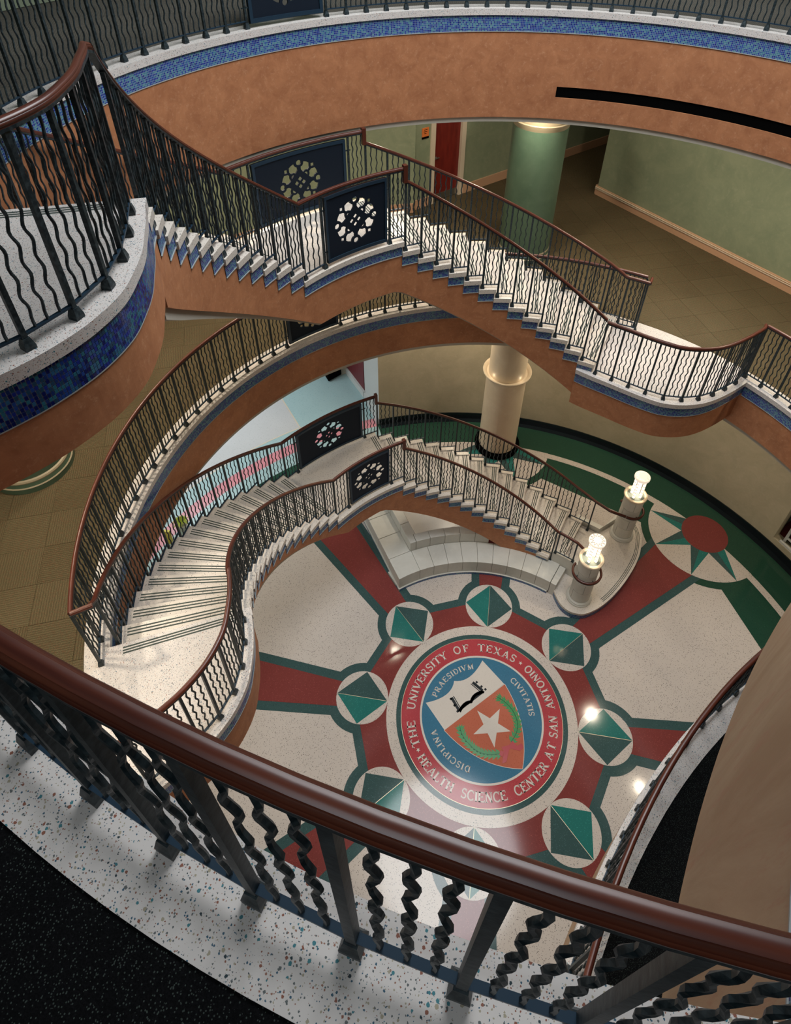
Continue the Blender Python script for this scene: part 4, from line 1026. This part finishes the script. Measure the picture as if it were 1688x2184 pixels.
angs = run(30, 129.2, 3.2) + run(141.9, 207, 3.2); pi2 = len(run(30, 129.2, 3.2)) - 1
ring_rail(t, RPOST, angs, Z2, (pi2,))
def path_rail(t, path, spacing, Z, skip_first=False):
    n = max(1, int(round(sum(hypot(path[i + 1][0] - path[i][0], path[i + 1][1] - path[i][1]) for i in range(len(path) - 1)) / spacing)))
    pts = resample(path, n)
    for i, p in enumerate(pts):
        a = pts[max(0, i - 1)]; c = pts[min(n, i + 1)]; an = atan2(c[1] - a[1], c[0] - a[0])
        if not (skip_first and i == 0): post(t, p[0], p[1], Z, H_R - 0.006, an)
    for i in range(n): bay(t, pts[i], pts[i + 1], Z + 0.045, Z + H_R - 0.006, Z + H_R - 0.006)
    return pts
t = thing('gallery_railing', 'shadowed iron railing on the convex gallery at the lower right', 'railing')
bp = bulge(0.030)[0]; path_rail(t, bp, 0.158, Z1); handrail(t, [(*q, Z1 + H_R) for q in bp])
t = thing('gallery_railing', 'iron railing of the top convex gallery beyond the right edge', 'railing')
bp2 = resample(bulge(0.030, 0.014)[0], 80); path_rail(t, bp2, 0.158, Z2); handrail(t, [(*q, Z2 + H_R) for q in bp2])

# stair railings
def stair_rail(t, r, steps, side, a_top, b_bot, zland, lead, panel_ang, ext_lo=None, ext_hi=None, jog=True):
    """side in/out only names the radius; posts stand near the uphill end of each tread"""
    A = [s for s in steps if s[3] == 'A'][::-1]           # lowest first
    Bs = [s for s in steps if s[3] == 'B']
    Hh = H_R - 0.006
    prev = ext_lo
    pts = []
    for s in A:
        th = s[1] - lead; z = s[2]; x, y = P(r, th); post(t, x, y, z, Hh, rad(th)); top = z + Hh
        if prev is not None: bay(t, P(r, prev[0]), (x, y), z + 0.035, prev[1], top)
        prev = (th, top); pts.append((th, z + H_R))
    # landing
    p0, p1 = panel_ang; L0 = p0 - 0.0; L1 = p1
    zt = zland + Hh
    post(t, *P(r, L0), zland, Hh, rad(L0)); post(t, *P(r, L1), zland, Hh, rad(L1)); e = b_bot - lead
    post(t, *P(r, e), zland, Hh, rad(e))
    bay(t, P(r, prev[0]), P(r, L0), zland + 0.035, zt, zt); bay(t, P(r, L1), P(r, e), zland + 0.035, zt, zt)
    w_ = rad(L1 - L0) * r - 0.055; panel(t, r, (L0 + L1) / 2, round(w_, 3), zland + 0.035)
    prev = (e, zt); up = [(e, zland + H_R)]
    for s in Bs:
        th = s[1] - lead; z = s[2]; x, y = P(r, th); post(t, x, y, z, Hh, rad(th)); top = z + Hh
        bay(t, P(r, prev[0]), (x, y), z + 0.035, prev[1], top); prev = (th, top); up.append((th, z + H_R))
    return pts, up
def rail_path(r, pts, step=1.0):
    out = []
    for i in range(len(pts) - 1):
        (a0, z0), (a1, z1) = pts[i], pts[i + 1]; n = max(1, int(abs(a1 - a0) / step))
        for k in range(n): f = k / n; out.append((*P(r, a0 + (a1 - a0) * f), z0 + (z1 - z0) * f))
    out.append((*P(r, pts[-1][0]), pts[-1][1])); return out
RIN, ROUT = 2.005, 2.755
def full_rail(t, r, pts, up, zland, a_top, lo, hi, lead):
    """handrail: slope, vertical jog at the landing, level, slope"""
    lx = lo + pts
    handrail(t, rail_path(r, lx))
    aj = pts[-1][0]; x, y = P(r, aj + 0.25)
    zlo, zhi = pts[-1][1], zland + H_R
    b = B(); an = rad(aj)
    rx, ry = cos(an) * 0.019, sin(an) * 0.019; tx, ty = -sin(an) * 0.016, cos(an) * 0.016
    b.prism([(x - rx - tx, y - ry - ty), (x + rx - tx, y + ry - ty), (x + rx + tx, y + ry + ty), (x - rx + tx, y - ry + ty)], zlo, zhi + 0.04); b.build('handrail', 'rail', t)
    handrail(t, rail_path(r, [(aj, zhi), (up[0][0], zhi)]) )
    handrail(t, rail_path(r, [(up[0][0], zhi)] + up[1:] + hi))
    return
LAMP1, LAMP2 = (1.045, 1.50), (1.632, 2.50)
def circ(c, r, a0, a1, z0, z1, n=20): return [(c[0] + r * cos(rad(a0 + (a1 - a0) * i / n)), c[1] + r * sin(rad(a0 + (a1 - a0) * i / n)), z0 + (z1 - z0) * i / n) for i in range(n + 1)]
# lower stair, inner side
t = thing('stair_railing', 'inner iron railing of the lower stair, from near lantern up to left platform', 'railing')
Alow = [s for s in steps_low if s[3] == 'A']
pts, up = stair_rail(t, RIN, steps_low, 'in', LA_T, LB_B, L_LAND, 0.9, (127.8, 143.4))
# continue down on the bench back to the lantern
post(t, *P(RIN, 62.3), 0.40, 0.37, rad(62)); post(t, *P(RIN, 69.3 - 0.6), 0.40, 0.43, rad(69))
bay(t, P(RIN, 68.7), P(RIN, 62.3), 0.43, 0.83, 0.77); 
lo = [(58.5, 0.70), (62.3, 0.77)]
handr = pts
hi = [(LTOP + 2.2, Z1 + H_R - 0.03)]
full_rail(t, RIN, pts, up, L_LAND, LA_T, lo, hi, 0.9)
c0 = P(RIN, 58.5)
handrail(t, [(*c0, 0.70)] + circ(LAMP1, 0.155, 100, -175, 0.64, 0.60)[0:0] + [(1.10, 1.665, 0.655)])
handrail(t, circ(LAMP1, 0.158, 78, -220, 0.655, 0.62, 30))
for an in (-60, -150): 
    x, y = LAMP1[0] + 0.14 * cos(rad(an)), LAMP1[1] + 0.14 * sin(rad(an)); b = B(); b.box(-0.02, -0.004, 0, 0.02, 0.004, 0.008); link('bracket', b.me('bracket', 'iron'), t, (x, y, 0.625), rad(an))
def plat_rail(t, lip, sg, Z, start, n_end=0):
    path = offset(lip, 0.055 * sg); return path
# platform part (level) of that railing: left platform on the first gallery
pl = offset(LIP_L, 0.052 * sgL)
pl = [p for p in pl if 209.5 < (deg(atan2(p[1], p[0])) % 360)]
pl = pl + [P(RPOST, 227.3)]
path_rail(t, pl, 0.16, Z1); handrail(t, [(*P(RIN, LTOP + 2.2), Z1 + H_R - 0.03)] + [(*q, Z1 + H_R) for q in pl])
# lower stair, outer side
t = thing('stair_railing', 'outer iron railing of the lower stair, from the far lantern post past the corridor', 'railing')
pts, up = stair_rail(t, ROUT, steps_low, 'out', LA_T, LB_B, L_LAND, 0.9, (126.8, 145.2))
post(t, *P(ROUT, 64.3), PLAT0, H_R, rad(64))
s0 = Alow[-1]; bay(t, P(ROUT, 64.3), P(ROUT, s0[1] - 0.9), s0[2] + 0.035, PLAT0 + H_R, s0[2] + H_R)
full_rail(t, ROUT, pts, up, L_LAND, LA_T, [(60.2, PLAT0 + H_R - 0.03), (64.3, PLAT0 + H_R)], [(209.0, Z1 + H_R)], 0.9)
handrail(t, [(*P(ROUT, 60.2), PLAT0 + H_R - 0.03), (1.56, 2.36, 0.63)])
handrail(t, circ(LAMP2, 0.158, 245, 490, 0.63, 0.60, 30))
for an in (-60, 60):
    x, y = LAMP2[0] + 0.14 * cos(rad(an)), LAMP2[1] + 0.14 * sin(rad(an)); b = B(); b.box(-0.02, -0.004, 0, 0.02, 0.004, 0.008); link('bracket', b.me('bracket', 'iron'), t, (x, y, 0.61), rad(an))
# upper stair, inner side
t = thing('stair_railing', 'inner iron railing of the upper stair with rosette panel, running on round both platforms', 'railing')
pts, up = stair_rail(t, RIN - 0.03, steps_up, 'in', UA_T, UB_B, U_LAND, 0.9, (128.4, 145.8))
full_rail(t, RIN - 0.03, pts, up, U_LAND, UA_T, [(71.2, Z1 + H_R)], [(UTOP + 2.6, Z2 + H_R - 0.01)], 0.9)
pr = offset(LIP_R, 0.052 * sgR); pr = [p for p in pr if deg(atan2(p[1], p[0])) < 71.4] + [P(RPOST, 45.6)]
path_rail(t, pr, 0.158, Z1); handrail(t, [(*q, Z1 + H_R) for q in pr])
Au = [s for s in steps_up if s[3] == 'A'][-1]
bay(t, pr[0], P(RIN - 0.03, Au[1] - 0.9), Au[2] + 0.035, Z1 + H_R, Au[2] + H_R)
pl = offset(LIP_L, 0.052 * sgL2); pl = [p for p in pl if 205.5 < (deg(atan2(p[1], p[0])) % 360)] + [P(RPOST, 227.3)]
path_rail(t, pl, 0.16, Z2); handrail(t, [(*P(RIN - 0.03, UTOP + 2.6), Z2 + H_R - 0.01)] + [(*q, Z2 + H_R) for q in pl])
# upper stair, outer side
t = thing('stair_railing', 'outer iron railing of the upper stair against the green hall, with wide rosette panel', 'railing')
pts, up = stair_rail(t, ROUT, steps_up, 'out', UA_T, UB_B, U_LAND, 0.9, (127.6, 146.4))
post(t, *P(ROUT, 71.0), Z1, H_R - 0.006, rad(71)); post(t, *P(ROUT + 0.02, 67.4), Z1, H_R - 0.006, rad(67)); bay(t, P(ROUT, 71.0), P(ROUT + 0.02, 67.4), Z1 + 0.045, Z1 + H_R - .006, Z1 + H_R - .006)
bay(t, P(ROUT, 71.0), P(ROUT, Au[1] - 0.9), Au[2] + 0.035, Z1 + H_R, Au[2] + H_R)
full_rail(t, ROUT, pts, up, U_LAND, UA_T, [(67.0, Z1 + H_R), (71.6, Z1 + H_R)], [(206.0, Z2 + H_R)], 0.9)
handrail(t, [(*P(ROUT, 67.0), Z1 + H_R), (*P(RPOST, 67.2), Z1 + H_R)])

# ------------------------------------------------------------------ ground platform, bench and lantern posts
gp = thing('stair_platform', 'low white terrazzo platform with striped nosing round the two lantern posts', 'platform')
outl = [(0.735, 1.62), (0.765, 1.50), (0.825, 1.375), (0.90, 1.305), (0.98, 1.275), (1.10, 1.28), (1.24, 1.36), (1.35, 1.455), (1.46, 1.575), (1.60, 1.765), (1.74, 2.00), (1.83, 2.20), (1.875, 2.38), (1.89, 2.52), (1.865, 2.65), (1.82, 2.74)]
def cat(pts, n=4):
    Q = [Vector(p) for p in pts]; out = []
    for i in range(len(Q) - 1):
        p0 = Q[max(0, i - 1)]; p1 = Q[i]; p2 = Q[i + 1]; p3 = Q[min(len(Q) - 1, i + 2)]
        for k in range(n): t = k / n; v = 0.5 * ((2 * p1) + (p2 - p0) * t + (2 * p0 - 5 * p1 + 4 * p2 - p3) * t * t + (3 * p1 - p0 - 3 * p2 + p3) * t ** 3); out.append((v.x, v.y))
    out.append(tuple(Q[-1])); return out
oc = cat(outl)
back_ = [(1.55, 2.72), P(2.79, 62), P(2.79, 66.2), P(1.95, 66.2), P(1.80, 65.6)]
b = B(); b.prism(oc + back_, PLAT0 - 0.035, PLAT0); b.build('slab', 'terr_step', gp)
b = B(); b.prism(offset(oc, 0.008) + back_, 0.0, PLAT0 - 0.035); b.build('base', 'stone', gp)
b = B(); b.ribbon(offset(oc, 0.002), 0.005, PLAT0 - 0.035); b.build('mosaic_band', 'mos', gp)
for q in (0.028, 0.046, 0.064):
    e = offset(oc, q)[28:58]; e2 = offset(oc, q + 0.007)[28:58]; b = B(); b.prism(e + e2[::-1], PLAT0, PLAT0 + 0.0008); b.build('grip_strip', 'groove', gp)
b = B(); b.prism([(1.56, 2.66), P(2.80, 61.5), P(2.80, 68), P(2.86, 68), P(2.87, 61), (1.58, 2.74)], 0, PLAT0 + 0.085); b.build('curb', 'stone', gp)

bench = thing('bench', 'curved grey stone bench with low back and blue mosaic base under the lower stair', 'bench')
b = B(); b.ribbon(arc(1.690, 66.5, 129.9, 1.0), 0.0, 0.036); b.build('mosaic_band', 'mos', bench)
b = B(); b.sector(1.692, 1.97, 66.5, 129.9, 0, 0.040, 1.5); b.build('plinth', 'stone', bench)
zs0, zs1 = 0.043, 0.235
def slab_piece(name, poly, z0, z1, r=0.0):
    b = B(); b.prism(poly, z0, z1); o = b.build(name, 'stone', bench); bev(o); return o
def bev(o, w_=0.007):
    m = o.modifiers.new('Bevel', 'BEVEL'); m.width = w_; m.segments = 2; m.limit_method = 'ANGLE'; m.angle_limit = rad(40)
g = 0.035
js = [66.0] + [66 + (120.3 - 66) * k / 9 for k in range(1, 10)]
for i in range(9): slab_piece('seat_block', arc(1.708, js[i] + g, js[i + 1] - g, 1.5) + arc(2.0, js[i + 1] - g, js[i] + g, 1.5), zs0, zs1)
bo = Vector(P(1.708, 129.7)); bu = Vector((-0.557, 0.830)); bv = Vector((0.830, 0.557))
def bp_(u, v): q = bo + bu * u + bv * v; return (q.x, q.y)
def at_r(v, R):
    u = 0.0
    while hypot(*bp_(u, v)) < R: u += 0.001
    return u
ua, ub = at_r(0.287, 2.003), at_r(0.405, 2.115)
aA = deg(atan2(*bp_(ua, 0.287)[::-1])); aB = deg(atan2(*bp_(ub, 0.405)[::-1]))
js[-1] = 120.3
slab_piece('seat_block', arc(1.708, 120.3 + g, 129.7, 1.5) + [bp_(ua, 0), bp_(ua, 0.286)] + arc(2.0, aA, 120.3 + g, 1.0)[1:], zs0, zs1)
for u0, u1 in ((ua + 0.004, 0.62), (0.624, 0.94), (0.944, 1.25)):
    slab_piece('seat_block', [bp_(u0, 0), bp_(u1, 0), bp_(u1, 0.286), bp_(u0, 0.286)], zs0, zs1)
b = B(); b.prism([bp_(-0.01, -0.012), bp_(1.25, -0.012), bp_(1.25, 0.2), bp_(0.1, 0.2)], 0, 0.043); b.build('plinth', 'stone', bench)
b = B(); b.ribbon([bp_(0.0, -0.0135), bp_(1.25, -0.0135)][::-1], 0, 0.02); b.build('mosaic_band', 'mos', bench)
# low back: blocks along the arm and along the arc
slab_piece('back_block', [bp_(ua, 0.287), bp_(0.60, 0.287), bp_(0.60, 0.405), bp_(ub, 0.405)] + arc(2.115, aB, 118.5, 1.0)[1:] + arc(2.003, 118.5, aA, 1.0)[:-1], 0, 0.395)
for u0, u1 in ((0.604, 0.90), (0.904, 1.22)): slab_piece('back_block', [bp_(u0, 0.287), bp_(u1, 0.287), bp_(u1, 0.405), bp_(u0, 0.405)], 0, 0.395)
bj = [118.4, 113.2, 107.8, 102.4, 97.0, 92.0]
for i in range(len(bj) - 1): slab_piece('back_block', arc(2.003, bj[i + 1] + g, bj[i] - g, 1.5) + arc(2.115, bj[i] - g, bj[i + 1] + g, 1.5), 0, 0.395)
b = B(); b.sector(2.0, 2.05, 60, 70, PLAT0, 0.40, 1.5); o = b.build('end_block', 'stone', bench)
slab_piece('end_block', arc(1.712, 63.6, 65.9, 1.0) + arc(1.995, 65.9, 63.6, 1.0), 0, 0.225)
b = B(); b.prism([bp_(0.4, 0.41), bp_(1.2, 0.41), P(2.75, 110), P(2.5, 96), P(2.12, 100), P(2.12, 118)], 0.001, 0.004); b.build('floor_patch', 'greywhite', bench)

def lantern(cx, cy, label):
    t = thing('lantern_post', label, 'lamp', 'lantern posts flanking the foot of the lower stair', (cx, cy, PLAT0))
    z0 = PLAT0
    b = B(); b.lathe([(0.150, z0), (0.150, z0 + 0.018), (0.138, z0 + 0.032), (0.142, z0 + 0.042), (0.126, z0 + 0.055)], cx, cy, 40); b.build('base', 'stone', t, True)
    b = B(); b.lathe([(0.112, z0 + 0.05), (0.112, z0 + 0.79)], cx, cy, 32); b.build('core', 'joint', t, True)
    zz = z0 + 0.056; hcs = 0.178; gp_ = 0.006
    for k in range(4):
        for q in range(3):
            a0 = 120 * q + (60 if k % 2 else 0) - 30; bb = B(); V = []; F = []; n = 10
            for i in range(n + 1):
                a = rad(a0 + 1.0 + 118.0 * i / n)
                for r, z in ((0.111, zz + gp_ / 2), (0.121, zz + gp_ / 2), (0.121, zz + hcs - gp_ / 2), (0.111, zz + hcs - gp_ / 2)): V.append((cx + r * cos(a), cy + r * sin(a), z))
            for i in range(n):
                for e in range(4): F.append((4 * i + e, 4 * i + 4 + e, 4 * i + 4 + (e + 1) % 4, 4 * i + (e + 1) % 4))
            F += [(0, 1, 2, 3), (4 * n + 3, 4 * n + 2, 4 * n + 1, 4 * n)]
            bb.add(V, F); bb.build('stone_block', 'stone', t, True)
        zz += hcs
    b = B(); b.lathe([(0.121, zz), (0.138, zz + 0.008), (0.142, zz + 0.022), (0.136, zz + 0.034), (0.118, zz + 0.036), (0.104, zz + 0.028), (0.104, zz + 0.01)], cx, cy, 40, cap=False); b.build('collar', 'cream', t, True)
    b = B(); b.lathe([(0.104, zz + 0.01), (0.104, zz + 0.012)], cx, cy, 32); tag(b.build('dish', 'dish', t), 'green dish')
    zl = zz + 0.014
    for k in range(4):
        a = rad(45 + 90 * k + 10); x, y = cx + 0.056 * cos(a), cy + 0.056 * sin(a)
        b = B()
        for e in range(6): b.box(-0.0135, -0.0135, 0.006 + 0.052 * e, 0.0135, 0.0135, 0.006 + 0.052 * e + 0.046)
        o = link('light_tube', b.me('light_tube', 'glow'), t, (x, y, zl), a)
        b = B()
        for e in range(7): b.box(-0.015, -0.015, 0.052 * e, 0.015, 0.015, 0.052 * e + 0.007)
        link('tube_band', b.me('tube_band', 'steel'), o, (x, y, zl), 0)
    zt = zl + 0.32
    b = B(); b.lathe([(0.088, zt), (0.092, zt + 0.01), (0.092, zt + 0.03), (0.086, zt + 0.036)], cx, cy, 36); b.build('glass_top', 'glowtop', t, False)
    segs = []
    for k in range(12):
        a0, a1 = rad(30 * k), rad(30 * k + 15); segs.append(((cx + 0.083 * cos(a0), cy + 0.083 * sin(a0)), (cx + 0.045 * cos(a1), cy + 0.045 * sin(a1)))); a2 = rad(30 * k + 30)
        segs.append(((cx + 0.045 * cos(a1), cy + 0.045 * sin(a1)), (cx + 0.083 * cos(a2), cy + 0.083 * sin(a2))))
    b = B()
    for p, q in segs:
        d = Vector((q[0] - p[0], q[1] - p[1])).normalized() * 0.0013; b.prism([(p[0] - d.y, p[1] + d.x), (p[0] + d.y, p[1] - d.x), (q[0] + d.y, q[1] - d.x), (q[0] - d.y, q[1] + d.x)], zt + 0.036, zt + 0.038)
    b.build('leading', 'steel', t)
    for dz, e_ in ((0.12, 5.0), (0.26, 5.0)):
        l = bpy.data.lights.new('lantern_light', 'POINT'); l.energy = e_; l.color = (1.0, 0.84, 0.62); l.shadow_soft_size = 0.02
        o = bpy.data.objects.new('lantern_light', l); o.location = (cx * S, cy * S, (zl + dz - 0.02) * S); C.objects.link(o)
lantern(*LAMP1, 'lit lantern on the near round stone post at the end of the bench')
lantern(*LAMP2, 'lit lantern on the far round stone post by the green floor')

# plant and yellow board glimpsed in the corridor behind the stair
pt = thing('potted_plant', 'small yellow-green potted plant glimpsed on the corridor floor behind the lower stair', 'plant')
px, py = P(4.38, 156.5)
b = B(); b.lathe([(0.05, 0.0), (0.07, 0.10), (0.075, 0.11)], px, py, 16); b.build('pot', 'white', pt, True)
lf = flat('leaf yellow green', (0.30, 0.36, 0.05), 0.6)
for k in range(14):
    a = k * 2.4; l_ = 0.09 + 0.05 * ((k * 7) % 5) / 5; c_, s_ = cos(a), sin(a); z = 0.10
    b = B(); b.add([(px, py, z), (px + l_ * 0.5 * c_ - 0.02 * s_, py + l_ * 0.5 * s_ + 0.02 * c_, z + 0.09), (px + l_ * c_, py + l_ * s_, z + 0.05), (px + l_ * 0.5 * c_ + 0.02 * s_, py + l_ * 0.5 * s_ - 0.02 * c_, z + 0.09)], [(0, 1, 2, 3)]); b.build('leaf', lf, pt)
yb = thing('floor_sign', 'yellow board standing on the corridor floor left of the small plant', 'sign')
px, py = P(4.38, 159.6); b = B(); b.prism([(px - 0.05, py - 0.03), (px + 0.05, py - 0.03), (px + 0.05, py + 0.0), (px - 0.05, py + 0.0)], 0, 0.26); b.build('board', flat('sign yellow', (0.55, 0.47, 0.04), 0.5), yb)
